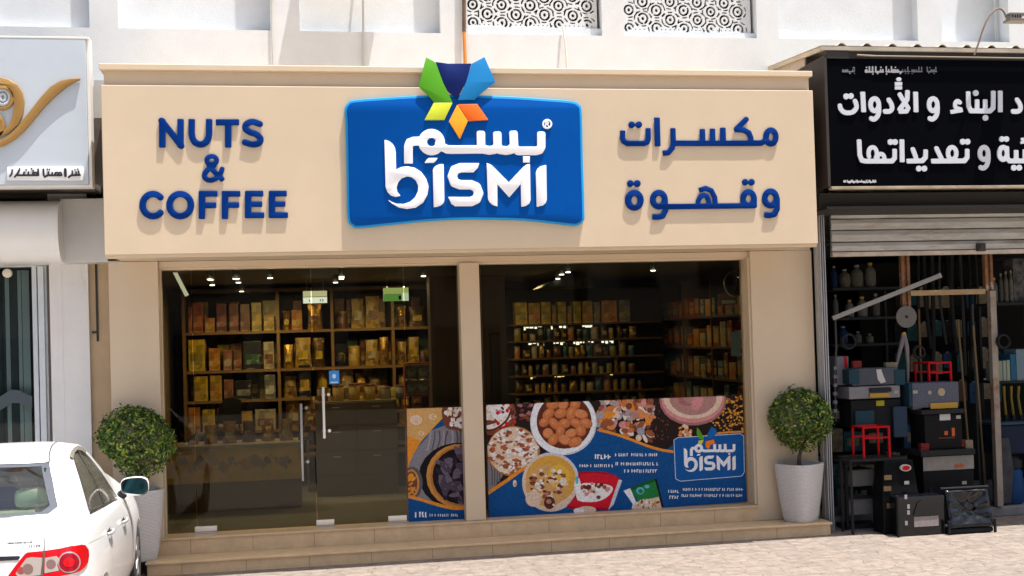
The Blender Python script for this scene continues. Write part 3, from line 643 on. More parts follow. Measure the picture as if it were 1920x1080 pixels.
letters([
  [S([(120,780),(132,830),(180,880),(250,892),(320,875),(366,820),(365,760),(345,710)],35,True,.3), EL((215,645),42,44), EL((286,640),42,44), S([(215,645),(286,640)],16,flat=0)],
  [S([(462,575),(478,882)],38)], [ELS((642,770),62,92,36), S([(706,790),(703,890),(675,955),(630,988),(592,976)],36,True,0)],
  [S([(850,690),(892,760),(902,828),(865,868),(790,870)],36,True,.4)],
  [S([(1136,550),(1130,690),(1065,775),(1003,868)],36,flat=.3), S([(1003,590),(1090,735),(1146,820),(1120,868),(1000,872)],34,flat=.3), EL((1005,388),38,30), PG([(950,435),(1048,435),(1048,478),(950,478)],rnd=6), PG([(950,498),(1048,498),(1048,535),(950,535)],rnd=6)],
  [S([(1256,575),(1263,882)],38)], [ELS((1520,770),62,92,36), S([(1584,790),(1580,890),(1552,955),(1505,988),(1470,976)],36,True,0)],
  [S([(1925,740),(1885,715),(1850,760),(1862,815),(1940,842)],32,True,.2), S([(1780,880),(1962,850)],30,flat=.6)],
  [S([(2045,570),(2052,790),(2085,862),(2370,866),(2420,820),(2424,560)],36,flat=.5), S([(2178,690),(2180,850)],36), S([(2300,690),(2302,850)],36), EL((2160,595),42,44), EL((2305,966),42,44)],
  [S([(2527,560),(2528,882)],37)], [S([(2775,690),(2820,760),(2830,828),(2795,868),(2710,870)],36,True,.4)], [S([(2960,575),(2964,882)],37)],
  [S([(408,1290),(418,1520),(450,1605),(505,1616),(905,1616),(942,1570),(942,1430)],36,flat=.4), ELS((612,1500),62,92,32,150,400), ELS((735,1570),52,62,32,180,370), EL((880,1330),42,44), EL((948,1330),42,44)],
  [S([(1050,1290),(1055,1632)],38)], [S([(1212,1430),(1250,1530),(1268,1600)],36,True,.3), S([(1120,1616),(1360,1612),(1405,1560),(1408,1440)],36,flat=.4), EL((1305,1728),42,44), EL((1388,1728),42,44)],
  [S([(1565,1415),(1620,1530),(1655,1600)],36,True,.3), S([(1490,1616),(1990,1612),(2030,1560),(2030,1430)],36,flat=.4), ELS((1805,1500),62,92,34), EL((1965,1325),42,44), EL((2036,1325),42,44)],
  [ELS((2283,1500),62,92,36), S([(2347,1520),(2343,1620),(2315,1690),(2270,1722),(2232,1710)],36,True,0)],
  [ELS((2570,1500),58,92,36), S([(2624,1390),(2630,1570),(2665,1614),(3000,1612)],36,flat=.3), S([(2765,1450),(2767,1600)],36), S([(2895,1440),(2897,1600)],36), EL((2550,1285),40,42), EL((2620,1285),40,42), EL((2730,1715),42,44), EL((2812,1715),42,44), S([(2830,1340),(2900,1330)],20), EL((2870,1290),34,26)],
], 1560, 100, 8, thick=.012, y=RY-.012, M=mat('sign_letter', (.50,.52,.58), .45, spec=.3), par=bs, res=.005, bev=0)
faint = mat('faded_lettering', (.13,.13,.14), .6)
rng = random.Random(5)
def scrib(x0, x1, yc, h, r, rng, gap=.2):        # a run of small blurred joined script: base line, teeth, dots
    out = []; x = x0; base = yc+h*.28
    while x < x1:
        L_ = min(x1-x, h*rng.uniform(.9,2.6)); out.append(S([(x,base),(x+L_,base)], r, flat=0)); q = x
        while q < x+L_:
            t = rng.random()
            if t < .3: out.append(S([(q,base),(q,yc-h*.5)], r, flat=0))
            elif t < .6: out.append(S([(q,base),(q,yc-h*.05)], r, flat=0))
            elif t < .8: out.append(ELS((q,base-h*.12), h*.16, h*.2, r*.9, 0, 360, 8))
            else: out.append(S([(q,base),(q-h*.15,yc+h*.55)], r, flat=0))
            if rng.random() < .4: out.append(EL((q+h*.05, yc+rng.choice((-.42,.62))*h), r*1.1, r*1.1, 8))
            q += h*rng.uniform(.28,.5)
        x += L_+h*rng.uniform(.25,.45)
    return out
letters([scrib(170,360,250,85,8,rng)], 1560, 100, 8, 'lettering', .004, RY-.005, faint, bs, .004, 0)
letters([scrib(515,770,250,95,12,rng,.05)+scrib(815,1050,250,95,11,rng,.05)], 1560, 100, 8, 'lettering', .004, RY-.005, mat('grey_lettering',(.42,.42,.44),.6), bs, .004, 0)
letters([scrib(1060,1350,250,85,8,rng,.1)+scrib(1430,1570,250,85,8,rng,.1)], 1560, 100, 8, 'lettering', .004, RY-.005, faint, bs, .004, 0)
letters([scrib(230,660,1920,34,7,rng,.04)+[PG([(172,1903),(212,1903),(212,1937),(172,1937)])]], 1560, 100, 8, 'lettering', .004, RY-.005, mat('grey_lettering',(.42,.42,.44),.6), bs, .003, 0)
can = thing('corrugated_canopy', (8, -.3, 5.2), 'ribbed metal canopy sheet over the black sign', 'canopy')
ct = mat('canopy_metal', (.42,.37,.29), .5, var=.2, vscale=4, stain=((.15,.1,.07),3,(1,1,1),.62,.8)); 
cx0 = V(1540,84,-.905).x; zf_ = V(1640,86,-.905).z; zk = V(1453,125,.53).z
rib = (V(1680,85,-.905).x-V(1585,85,-.905).x)/2; P = []; x = cx0
P.append((x, .0))
while x < RX1:
    P += [(x+rib*.62, 0), (x+rib*.74, .028), (x+rib*.86, .028), (x+rib*.98, 0)]; x += rib
n = len(P); vs = [(p[0], -.905, zf_+p[1]) for p in P]+[(p[0]+.0, .54, zk+p[1]) for p in P]+[(p[0], -.905, zf_+p[1]-.006) for p in P]+[(p[0], .54, zk+p[1]-.006) for p in P]
fs = []
for i in range(n-1): fs += [(i, i+1, i+1+n, i+n), (2*n+i+1, 2*n+i, 3*n+i, 3*n+i+1), (i+1, i, 2*n+i, 2*n+i+1), (n+i, n+i+1, 3*n+i+1, 3*n+i)]
fs += [(0, n, 3*n, 2*n), (n-1, 3*n-1, 4*n-1, 2*n-1)]
b = MB(); b.add(vs, fs); b.build('roof_sheet', ct, can)
b = MB(); b.box(cx0+.0, RX1, -.904, -.87, zf_-.05, zf_-.0085); b.build('edge_trim', mat('canopy_trim',(.34,.30,.24),.5,var=.2,vscale=4), can)
b = MB(); b.bar((cx0+.02,-.87,zf_-.03),(cx0+.02,.53,zk-.03),.03,.045); b.build('rafter', ct, can)
b = MB(); b.add([(cx0+.06,-.35,5.0),(cx0+.06,.5,5.0),(cx0+.06,.5,zk-.02),(cx0+.06,-.35,zf_*.55+zk*.45-.03),(cx0+.08,-.35,5.0),(cx0+.08,.5,5.0),(cx0+.08,.5,zk-.02),(cx0+.08,-.35,zf_*.55+zk*.45-.03)],[(0,1,2,3),(4,7,6,5),(0,4,5,1),(1,5,6,2),(2,6,7,3),(3,7,4,0)]); b.build('gable_sheet', mat('beige_sheet',(.42,.36,.31),.6,var=.1,vscale=8), can)
b = MB(); b.box(cx0+.05, cx0+.06+.25, -.895, -.83, bz1-.03, zf_-.051); b.box(cx0+.31, RX1, -.87, -.83, bz1-.028, zf_-.051); b.build('fascia_strip', mat('frame_black',(.02,.017,.015),.7), can)
# flood lamp on an arm
fl = thing('flood_lamp', (V(1828,102,-.93).x, -.93, V(1828,102,-.93).z), 'rusty gooseneck flood lamp rising above the black sign', 'lamp')
b = MB(); pts = [V(px,py,-1.0) for px, py in ((1827,103),(1835,80),(1843,55),(1852,35),(1862,22),(1873,16),(1882,22),(1886,32))]
b.tube(catmull([tuple(p) for p in pts], 4), .010, 8); b.build('arm', mat('rust_pipe2',(.16,.10,.07),.7), fl, smooth=40)
b = MB(); q0 = V(1882,28,-1.0); q1 = V(1920,46,-1.0)
b.box(q0.x, q1.x, -1.12, -.98, q1.z+.01, q1.z+.035, 0); b.box(q0.x+.01, q1.x-.02, -1.1, -1.0, q0.z-.02, q0.z, 0)
for k in range(5): b.box(q0.x+.02+k*.028, q0.x+.032+k*.028, -1.1, -1.0, q1.z+.0355, q0.z-.021, 0)
b.build('lamp_head', mat('lamp_grey',(.16,.14,.12),.5,metal=.3), fl, bevel=.002)
# ------------------------------------------------------------------ planters with clipped trees
pot_m = mat('pot_weave', (.50,.485,.47), .75, var=.06, vscale=5)
def pot_mat():
    M = bpy.data.materials.new('woven_planter'); M.use_nodes = True; MATS['woven_planter'] = M
    n = M.node_tree.nodes; L = M.node_tree.links; b = n['Principled BSDF']; b.inputs['Roughness'].default_value = .7
    tc = n.new('ShaderNodeTexCoord'); w = n.new('ShaderNodeTexWave'); w.wave_type = 'BANDS'; w.bands_direction = 'Z'; w.inputs['Scale'].default_value = 22; w.inputs['Distortion'].default_value = 3.5; w.inputs['Detail'].default_value = 2; w.inputs['Detail Scale'].default_value = 3
    L.new(tc.outputs['Object'], w.inputs[0]); cr = n.new('ShaderNodeValToRGB'); L.new(w.outputs[0], cr.inputs[0])
    cr.color_ramp.elements[0].color = (.42,.41,.405,1); cr.color_ramp.elements[1].color = (.60,.59,.58,1); L.new(cr.outputs[0], b.inputs['Base Color'])
    bp = n.new('ShaderNodeBump'); bp.inputs['Strength'].default_value = .6; bp.inputs['Distance'].default_value = .006; L.new(w.outputs[0], bp.inputs['Height']); L.new(bp.outputs[0], b.inputs['Normal'])
    return M
pm = pot_mat(); soil = mat('soil', (.03,.022,.015), .95)
lf = [mat('leaf_dark', (.018,.045,.006), .5, spec=.3), mat('leaf_mid', (.065,.13,.014), .45, spec=.35), mat('leaf_light', (.18,.24,.025), .45, spec=.35), mat('leaf_yellow', (.30,.30,.05), .45)]
bark = mat('bark', (.09,.065,.045), .85, var=.3, vscale=20)
def topiary(loc, h_pot, r_top, r_bot, ang, crown_c, crown_r, seed, label_t, label_p):
    rng = random.Random(seed); x, y, z = loc
    p = thing('planter', loc, label_p, 'planter', 'planters on the step')
    def ring(r, h, k=.28, n=40):
        out = []
        for i in range(n):
            a = 2*math.pi*i/n; c, s = math.cos(a), math.sin(a)
            q = (abs(c)**4+abs(s)**4)**(-1/4)      # rounded square
            q = 1+(q-1)*.75
            u, w = r*q*c, r*q*s; out.append((x+u*math.cos(ang)-w*math.sin(ang), y+u*math.sin(ang)+w*math.cos(ang), z+h))
        return out
    prof = [(r_bot*.97, 0), (r_bot, .012)] + [(r_bot+(r_top-r_bot)*(t**.75), .012+(h_pot-.03)*t) for t in (.1,.2,.35,.5,.65,.8,.92,1)] + [(r_top*1.0, h_pot), (r_top-.03, h_pot), (r_top-.045, h_pot-.05)]
    b = MB(); vs = []; n = 40
    for r, hh in prof: vs += ring(r, hh)
    fs = [tuple(range(n))[::-1]]
    for i in range(len(prof)-1):
        for k in range(n): fs.append((i*n+k, i*n+(k+1) % n, (i+1)*n+(k+1) % n, (i+1)*n+k))
    b.add(vs, fs); b.build('pot', pm, p, smooth=35)
    b = MB(); b.add(ring(r_top-.04, h_pot-.045), [tuple(range(n))]); b.build('soil', soil, p)
    t = thing('topiary_tree', (x, y, z+h_pot-.045), label_t, 'tree', 'clipped ball trees by the shop front')
    b = MB(); cx, cy, cz = crown_c
    base = Vector((x, y, z+h_pot-.05))
    b.tube(catmull([tuple(base), (x+.008, y, base.z+.12), (cx-.005, cy, cz-crown_r*.7), (cx, cy, cz)], 5), [.024]*6+[.02]*6+[.013]*4, 8)
    b.tube(catmull([(x+.03, y+.01, base.z), (x+.02, y+.015, base.z+.14), (cx+.03, cy, cz-crown_r*.6), (cx+.08,cy,cz)], 5), [.012]*16, 6)
    for k in range(16):
        a = rng.uniform(0, 6.28); e = rng.uniform(-.6, 1.2); rr = crown_r*rng.uniform(.6,.85)
        b.tube([(cx, cy, cz-crown_r*.6+rng.uniform(0,.3)), (cx+rr*math.cos(a)*math.cos(e), cy+rr*math.sin(a)*math.cos(e), cz+rr*math.sin(e))], [.008,.003], 5)
    b.build('trunk', bark, t, smooth=50)
    b = MB()
    bumps = [(Vector((rng.gauss(0,1), rng.gauss(0,1), rng.gauss(0,1))).normalized(), rng.uniform(-.13,.15)) for _ in range(30)]
    for k in range(5200):
        d = Vector((rng.gauss(0,1), rng.gauss(0,1), rng.gauss(0,1))).normalized()
        lump = sum(q[1]*max(0, d.dot(q[0])-.6)/.4 for q in bumps)
        rr = crown_r*(rng.uniform(.45, 1.0)**.45)*(1+lump)*(1-.06*(d.z < -.3))
        if d.z < -.45 and rng.random() < .45: continue
        if k % 23 == 0: rr *= rng.uniform(1.02, 1.13)
        c = Vector((cx, cy, cz))+Vector((d.x*rr, d.y*rr, d.z*rr*.95))
        nrm = (d*.75+Vector((rng.gauss(0,.5), rng.gauss(0,.5), rng.gauss(0,.5)+.25))).normalized()
        tx = nrm.cross(Vector((rng.gauss(0,1), rng.gauss(0,1), rng.gauss(0,1)))).normalized(); ty = nrm.cross(tx)
        l = rng.uniform(.017,.033); w = l*rng.uniform(.36,.5)
        mi = rng.choices((0,1,2,3), (36,38,20,6))[0]
        b.add([c-tx*l, c-ty*w+nrm*.004-tx*l*.1, c+tx*l, c+ty*w+nrm*.004-tx*l*.1], [(0,1,2),(0,2,3)], mi)
    b.build('crown', lf, t)
pr_ = V(1502,978,-.17); kR = ppm(pr_.x, -.17); c_ = V(1505,787,-.17)
topiary((pr_.x, -.165, .137), V(1502,868,-.17).z-.137, 40/kR, 27/kR, .5, (c_.x, -.165, c_.z), 61/kR, 11, 'smaller ball-clipped green tree in the pot by the right pillar', 'tapered off-white woven planter by the right pillar')
pl_ = V(268,1050,-.19); kL = ppm(pl_.x, -.19); c_ = V(252,825,-.19)
topiary((pl_.x, -.17, .137), V(268,918,-.19).z-.137, 38/kL, 24/kL, .5, (c_.x, -.185, c_.z), 67/kL, 12, 'bushier ball-clipped green tree behind the white car mirror', 'tapered grey-white woven planter half hidden by the white car')

# ------------------------------------------------------------------ posters on the glass
PCOL = {}
def pc(name, c, rough=.45):
    return mat('print_'+name, tuple(q*.85 for q in c), rough, var=.28, vscale=70, spec=.06)
def poster(name, quad, layers, y, label, ox, oy, s):
    mats = []; b = MB(); Q = [np.array(q, float) for q in quad]
    def clip(poly):
        out = [np.array(p, float) for p in poly]; n = len(Q)
        for i in range(n):
            a, c = Q[i], Q[(i+1) % n]; e = c-a; inp = out; out = []
            side = lambda p: e[0]*(p[1]-a[1])-e[1]*(p[0]-a[0])
            for k in range(len(inp)):
                p, q = inp[k], inp[(k+1) % len(inp)]; sp, sq = side(p), side(q)
                if sp >= 0: out.append(p)
                if (sp >= 0) != (sq >= 0): out.append(p+(q-p)*(sp/(sp-sq)))
            if not out: return None
        return out
    yy = y
    groups = []
    for k, (m, poly) in enumerate([('base', quad)]+layers):
        P = clip(poly) if k else quad
        if not P or len(P) < 3: continue
        M = PCOL[m]
        if M not in mats: mats.append(M)
        W_ = [V(ox+p[0]/s, oy+p[1]/s, y) for p in P]
        yl = y-.002-k*.000007
        pts = [(v.x, yl, v.z) for v in W_]
        tri = tessellate_polygon([[Vector((v.x, v.z, 0)) for v in W_]])
        b.add(pts, [tuple(t) for t in tri], mats.index(M))
    W_ = [V(ox+p[0]/s, oy+p[1]/s, y) for p in quad]
    k = len(b.v); b.v += [(v.x, y, v.z) for v in W_]+[(v.x, y-.0019, v.z) for v in W_]
    for i in range(4): b.f.append((k+i, k+(i+1) % 4, k+4+(i+1) % 4, k+4+i)); b.m.append(0)
    b.f.append((k, k+1, k+2, k+3)); b.m.append(0)
    o = b.build(name, mats); return tag(o, label, 'poster')
for nme, c in dict(base=(.006,.075,.26), orange=(.72,.27,.03), peach=(.62,.36,.13), yellow=(.75,.45,.06), cloth=(.22,.21,.24), cloth2=(.34,.33,.37), clothd=(.10,.095,.11), black=(.012,.009,.012), wood=(.55,.26,.06), wood2=(.42,.17,.04),
                   date=(.075,.055,.085), date2=(.14,.11,.16), date3=(.025,.018,.03), white=(.82,.8,.8), cream=(.72,.66,.56), brown=(.19,.055,.03), brown2=(.30,.09,.04), nutd=(.12,.03,.018), dark=(.022,.013,.013), almond=(.55,.18,.065), almond2=(.64,.24,.095), almond3=(.42,.12,.04), bowl=(.80,.82,.86), bowls=(.55,.60,.70),
                   pink=(.62,.26,.26), pinkd=(.36,.15,.15), rose=(.42,.22,.20), bean=(.62,.28,.04), bean2=(.35,.13,.02), red=(.60,.012,.03), redd=(.35,.006,.02), green=(.02,.20,.05), greend=(.008,.10,.03), teal=(.10,.45,.6), line=(.55,.65,.85), badge=(.008,.095,.34), text=(.80,.83,.9), pale=(.72,.55,.42), gold=(.66,.36,.06),
                   lime=(.6,.65,.05), pgreen=(.10,.34,.02), pblue=(.01,.13,.42), porange=(.85,.2,.01), blueg=(.2,.28,.42)).items(): PCOL[nme] = pc(nme, c)
def el(m, cx, cy, rx, ry, rot=0, n=22):
    c, s_ = math.cos(rot), math.sin(rot)
    return (m, [(cx+rx*math.cos(2*math.pi*k/n)*c-ry*math.sin(2*math.pi*k/n)*s_, cy+rx*math.cos(2*math.pi*k/n)*s_+ry*math.sin(2*math.pi*k/n)*c) for k in range(n)])
def ribbon(m, pts, w):
    P = catmull(pts, 5); out = []
    for i, p in enumerate(P):
        t = P[min(i+1, len(P)-1)]-P[max(i-1,0)]; t = t/np.hypot(*t); out.append((p, np.array((-t[1], t[0]))))
    return [(m, [tuple(out[i][0]-out[i][1]*w/2), tuple(out[i+1][0]-out[i+1][1]*w/2), tuple(out[i+1][0]+out[i+1][1]*w/2), tuple(out[i][0]+out[i][1]*w/2)]) for i in range(len(out)-1)]
def blob(m, cx, cy, r, rng, n=9, e=1):
    return (m, [(cx+r*e*math.cos(2*math.pi*k/n)*rng.uniform(.7,1.15), cy+r*math.sin(2*math.pi*k/n)*rng.uniform(.7,1.15)) for k in range(n)])
def inel(cx, cy, rx, ry, rng):
    while True:
        a, c = rng.uniform(-1,1), rng.uniform(-1,1)
        if a*a+c*c < 1: return cx+a*rx, cy+c*ry
def tiny(x0, x1, y, h, rng, m='text'):
    out = []; x = x0
    while x < x1:
        w = h*rng.uniform(.3,.7)
        if rng.random() < .15: x += h*.5; continue
        t = h*.26; y2 = y+rng.uniform(-.06,.06)*h
        out.append((m, [(x,y2-h/2),(x+t,y2-h/2),(x+t,y2+h/2),(x,y2+h/2)]))
        if rng.random() < .7: q = y2+rng.choice((-1,0,1))*(h/2-t/2); out.append((m, [(x,q-t/2),(x+w,q-t/2),(x+w,q+t/2),(x,q+t/2)]))
        x += w+h*.18
    return out
rng = random.Random(21)
L = [('cloth', catmull([(60,560),(130,480),(200,400),(260,340),(500,330),(520,930),(300,900),(60,840)],3,True))]
for k in range(9): L += ribbon(rng.choice(('cloth2','clothd')), [(230+k*32,350),(225+k*32+rng.uniform(-15,15),420),(205+k*34,500)], rng.uniform(8,16))
L += [('peach', [(48,180),(315,175),(325,230),(250,330),(140,450),(75,580),(60,640),(40,640)]), ('orange', [(48,380),(160,430),(75,570),(62,640),(40,640)]), ('gold', catmull([(318,200),(340,230),(250,330),(150,440),(175,400),(260,300),(300,240)],3,True))]
for cx, cy, r in ((120,270,46),(245,245,30),(160,370,22)): 
    L.append(el('pale', cx, cy, r, r*.8))
    for k in range(9): L.append(blob('peach', *inel(cx,cy,r*.7,r*.6,rng), 6, rng, 6))
L += [('brown', catmull([(330,170),(520,165),(520,380),(440,350),(350,330),(320,260)],3,True))]
for k in range(26): L.append(blob(rng.choice(('white','cream','white','gold')), *inel(430,250,95,85,rng), rng.uniform(14,26), rng, 8))
for k in range(14): L.append(blob(rng.choice(('brown2','nutd')), *inel(430,250,95,85,rng), rng.uniform(6,12), rng, 7))
L += [el('black', 440, 690, 300, 250), el('wood', 445, 690, 248, 240), el('wood2', 450, 690, 225, 222), el('black', 455, 690, 212, 210)]
for k in range(60):
    cx, cy = inel(455, 690, 185, 185, rng); L.append(el(rng.choice(('date','date2','date3','date','date2')), cx, cy, rng.uniform(35,65), rng.uniform(16,26), rng.uniform(-1.2,1.9), 12))
    if rng.random() < .6: L.append(el('cloth', cx+4, cy-5, rng.uniform(6,16), 3, rng.uniform(-1,1.5), 8))
L += [el('clothd', 90, 740, 80, 120), el('wood', 85, 745, 60, 105), el('brown', 82, 745, 48, 92)]
for k in range(16): L.append(el(rng.choice(('gold','orange','wood')), *inel(85,745,42,85,rng), 20, 9, rng.uniform(-1,1), 8))
L.append(('base', [(40,845),(150,872),(260,905),(380,935),(530,920),(540,1060),(40,1060)]))
L += ribbon('orange', [(50,840),(150,865),(260,898),(380,928),(470,932),(530,905)], 24)
L += tiny(112,205,980,40,rng)+tiny(222,425,984,20,rng)
poster('window_poster', [(50,186),(489,172),(508,1020),(65,1046)], L, GY-.0008, 'narrow poster of dates in a wooden bowl on the glass left of the middle post', 750, 720, 4)
L = []; o = 1320
L.append(('dark', [(640,80),(2600,40),(2620,420),(2100,420),(1900,560),(1500,400),(1100,640),(640,860)]))
L.append(('cloth', [(650,500),(720,560),(770,690),(700,780),(660,800)]))
for k in range(4): L += ribbon('clothd', [(665+k*25,540+k*30),(690+k*20,650),(690+k*18,760)], 9)
L += [el('brown', 700, 230, 175, 155), el('brown2', 690, 215, 160, 140), el('white', 690, 210, 145, 132)]
for k in range(34): L.append(blob(rng.choice(('cream','pale','brown','bowl','pink')), *inel(690,205,125,110,rng), rng.uniform(10,24), rng, 7, 1.5))
for k in range(18): L.append(blob(rng.choice(('brown2','nutd','red')), *inel(800,250,80,120,rng), rng.uniform(8,18), rng, 7))
L += ribbon('nutd', [(640,350),(720,335),(800,270),(840,180)], 16)
L += [el('wood2', 850, 505, 200, 190), el('pale', 845, 500, 188, 178)]
for k in range(150): L.append(blob(rng.choice(('white','cream','white','pale','brown2','almond3')), *inel(845,500,178,168,rng), rng.uniform(8,20), rng, 7, 1.4))
for k in range(40): L.append(blob(rng.choice(('brown2','brown','almond3')), *inel(845,500,170,160,rng), rng.uniform(4,9), rng, 6, 1.6))
for k in range(45): L.append(blob(rng.choice(('nutd','brown','dark','pinkd')), *inel(920,210,80,90,rng), rng.uniform(6,16), rng, 6, 1.6))
# mixed nuts and beans
for k in range(150):
    cx, cy = rng.uniform(1480,1895), rng.uniform(100,460)
    if cy > 350+(cx-1500)*.2 or cx > 1890-(cy-100)*.05: continue
    L.append(el(rng.choice(('pale','cream','pink','brown2','almond','orange','cloth2','rose','almond2','brown')), cx, cy, rng.uniform(20,44), rng.uniform(14,28), rng.uniform(-1.5,1.5), 10))
for k in range(60): L.append(blob('brown', 1890+rng.uniform(-20,120), rng.uniform(120,420), rng.uniform(3,7), rng, 6))
for k in range(150):
    cx, cy = rng.uniform(2330,2585), rng.uniform(90,375)
    L.append(el(rng.choice(('bean','bean2','bean','gold')), cx, cy, rng.uniform(6,12), rng.uniform(5,9), rng.uniform(-1,1), 8))
L += [el('pinkd', 2195, 120, 252, 192), el('pink', 2195, 112, 238, 180), el('pale', 2195, 100, 222, 160), el('rose', 2195, 95, 180, 140), el('pinkd', 2150, 105, 70, 60), el('rose', 2230, 70, 120, 90), el('pink', 2230, 130, 40, 70, .3)]
for k in range(26): L.append(blob(rng.choice(('almond2','orange','pale')), 2130+rng.uniform(-40,50), rng.uniform(310,400), rng.uniform(8,18), rng, 7))
# the blue sweep
wave = catmull([(640,840),(700,800),(790,740),(900,660),(1010,590),(1100,500),(1250,430),(1380,370),(1490,350),(1600,378),(1720,420),(1850,470),(1960,500),(2060,515),(2170,440),(2300,395),(2450,370),(2620,362)], 5)
L.append(('base', [tuple(p) for p in wave]+[(2660,1060),(640,1100)]))
L += ribbon('orange', [(640,832),(700,790),(790,730),(900,652),(1000,590)], 26)
L += ribbon('orange', [(1490,345),(1600,372),(1720,412),(1850,462),(1960,494),(2050,508)], 20)+ribbon('orange', [(2250,408),(2330,380),(2450,362),(2620,356)], 14)
# almonds
L += [el('bowls', 1225, 288, 250, 245, 0, 40), el('bowl', 1223, 282, 243, 236, 0, 40), el('nutd', 1230, 280, 206, 205, 0, 40)]
row = 0; yy = 95
while yy < 480:
    xx = 1030+(42 if row % 2 else 0)
    while xx < 1440:
        jx, jy = xx+rng.uniform(-14,14), yy+rng.uniform(-12,12)
        if ((jx-1230)/178)**2+((jy-280)/180)**2 < 1:
            rx, ry, ro = rng.uniform(40,58), rng.uniform(32,42), rng.uniform(-1.4,1.4); mm = rng.choice(('almond','almond2','almond'))
            L.append(el('almond3', jx, jy, rx, ry, ro, 16)); L.append(el(mm, jx-2, jy-4, rx*.88, ry*.84, ro, 14)); L.append(el('almond2', jx-6, jy-9, rx*.45, ry*.4, ro, 10))
        xx += 82
    yy += 66; row += 1
L += ribbon('bowl', [(1010+12*math.cos(0),150),(990,260),(1010,380),(1070,460),(1160,512),(1250,518)], 24)
# dessert bowl
L += [el('bowls', 1130, 735, 215, 222, .1, 34), el('pale', 1122, 740, 205, 214, .1, 34), el('gold', 1130, 715, 188, 180, 0, 30), el('peach', 1100, 760, 160, 160), el('yellow', 1190, 690, 80, 90)]
for k in range(60): L.append(blob(rng.choice(('white','cream','brown','nutd','brown2','pale','rose')), *inel(1110,740,140,110,rng), rng.uniform(8,22), rng, 7, 1.3))
L += [el('pale', 1000, 860, 60, 60), el('nutd', 1120, 890, 42, 48), el('rose', 1115, 880, 20, 18), el('text', 1150, 905, 8, 8)]
L += [el('cream', 860, 745, 14, 26), el('gold', 862, 752, 8, 14)]
# red tray
L += [('redd', catmull([(1335,665),(1450,655),(1570,668),(1655,715),(1650,760),(1590,900),(1550,945),(1400,940),(1250,928),(1290,868),(1350,760)],3,True)), ('red', catmull([(1345,672),(1560,676),(1640,722),(1575,905),(1540,930),(1270,915),(1300,870),(1355,770)],2,True)), ('bowls', [(1640,715),(1665,722),(1600,905),(1560,945)])]
L += [('white', catmull([(1345,755),(1480,745),(1590,770),(1570,830),(1480,880),(1330,870)],3,True))]
for k in range(26): L.append(blob(rng.choice(('nutd','brown2','pink','brown','cream','white')), *inel(1450,800,110,55,rng), rng.uniform(10,22), rng, 7))
L += [el('pale', 1400, 945, 70, 30), el('white', 1340, 950, 40, 22), el('bowl', 1330, 760, 24, 60), el('teal', 1325, 720, 12, 30)]
# green bag
L += [('black', [(1900,705),(1925,715),(1975,915),(1955,930)]), ('bowl', [(1675,800),(1725,780),(1790,935),(1735,930),(1745,900)]), ('green', [(1722,778),(1905,702),(1945,850),(1790,885)]), ('greend', [(1722,778),(1905,702),(1912,728),(1735,800)]), ('pale', [(1780,880),(1940,845),(1962,930),(1740,938),(1745,910)])]
L += [el('teal', 1800, 800, 30, 28), el('green', 1803, 803, 17, 16), el('teal', 1850, 768, 20, 14)]
for k in range(40): L.append(blob(rng.choice(('cream','gold','brown2','white')), *inel(1850,900,95,35,rng), rng.uniform(7,14), rng, 6))
# lettering
L += tiny(1460,1580,545,34,rng)+tiny(1600,1920,530,22,rng)+tiny(1345,1590,612,22,rng)+tiny(1615,1925,598,24,rng)+tiny(1680,1925,652,24,rng)
L += tiny(2010,2090,805,22,rng)+tiny(2110,2570,790,20,rng)+tiny(2018,2085,848,24,rng)+tiny(2110,2560,835,20,rng)
bd = [(2052,420),(2080,402),(2550,372),(2575,390),(2580,660),(2560,690),(2100,728),(2065,710)]
L += [('badge', bd)] + sum([ribbon('line', [bd[i], bd[(i+1) % len(bd)]], 5) for i in range(len(bd))], [])
L += [('pgreen', [(2225,325),(2245,345),(2275,400),(2272,418),(2240,410),(2222,370)]), ('pblue', [(2335,318),(2370,340),(2372,375),(2330,405),(2298,415),(2305,370)]), ('lime', [(2238,424),(2275,418),(2262,452),(2230,455)]), ('porange', [(2290,430),(2350,415),(2362,445),(2330,452),(2310,490),(2290,470)])]
bx, by, ax, ay = 2125, 450, .2135, .232
def strokes_to(prims, m):
    out = []
    for p in prims:
        P = [(bx+(q[0]-485)*ax, by+(q[1]-850)*ay-(q[0]-485)*.004) for q in p[1]]
        if p[0] == 's':
            out += sum([ribbon(m, [P[i], P[i+1]], p[2]*2*.22) for i in range(len(P)-1)], [])
            out += [el(m, q[0], q[1], p[2]*.22, p[2]*.22, 0, 8) for q in P[1:-1]]
        else: out.append((m, P))
    return out
for pr in [LG_AR]+LG_B: L += strokes_to(pr, 'text')
poster('window_poster', [(646,158),(2566,84),(2602,884),(668,1016)], L, GY-.0008, 'wide blue poster of almonds and a red tray along the bottom of the right window', 750, 720, 4)
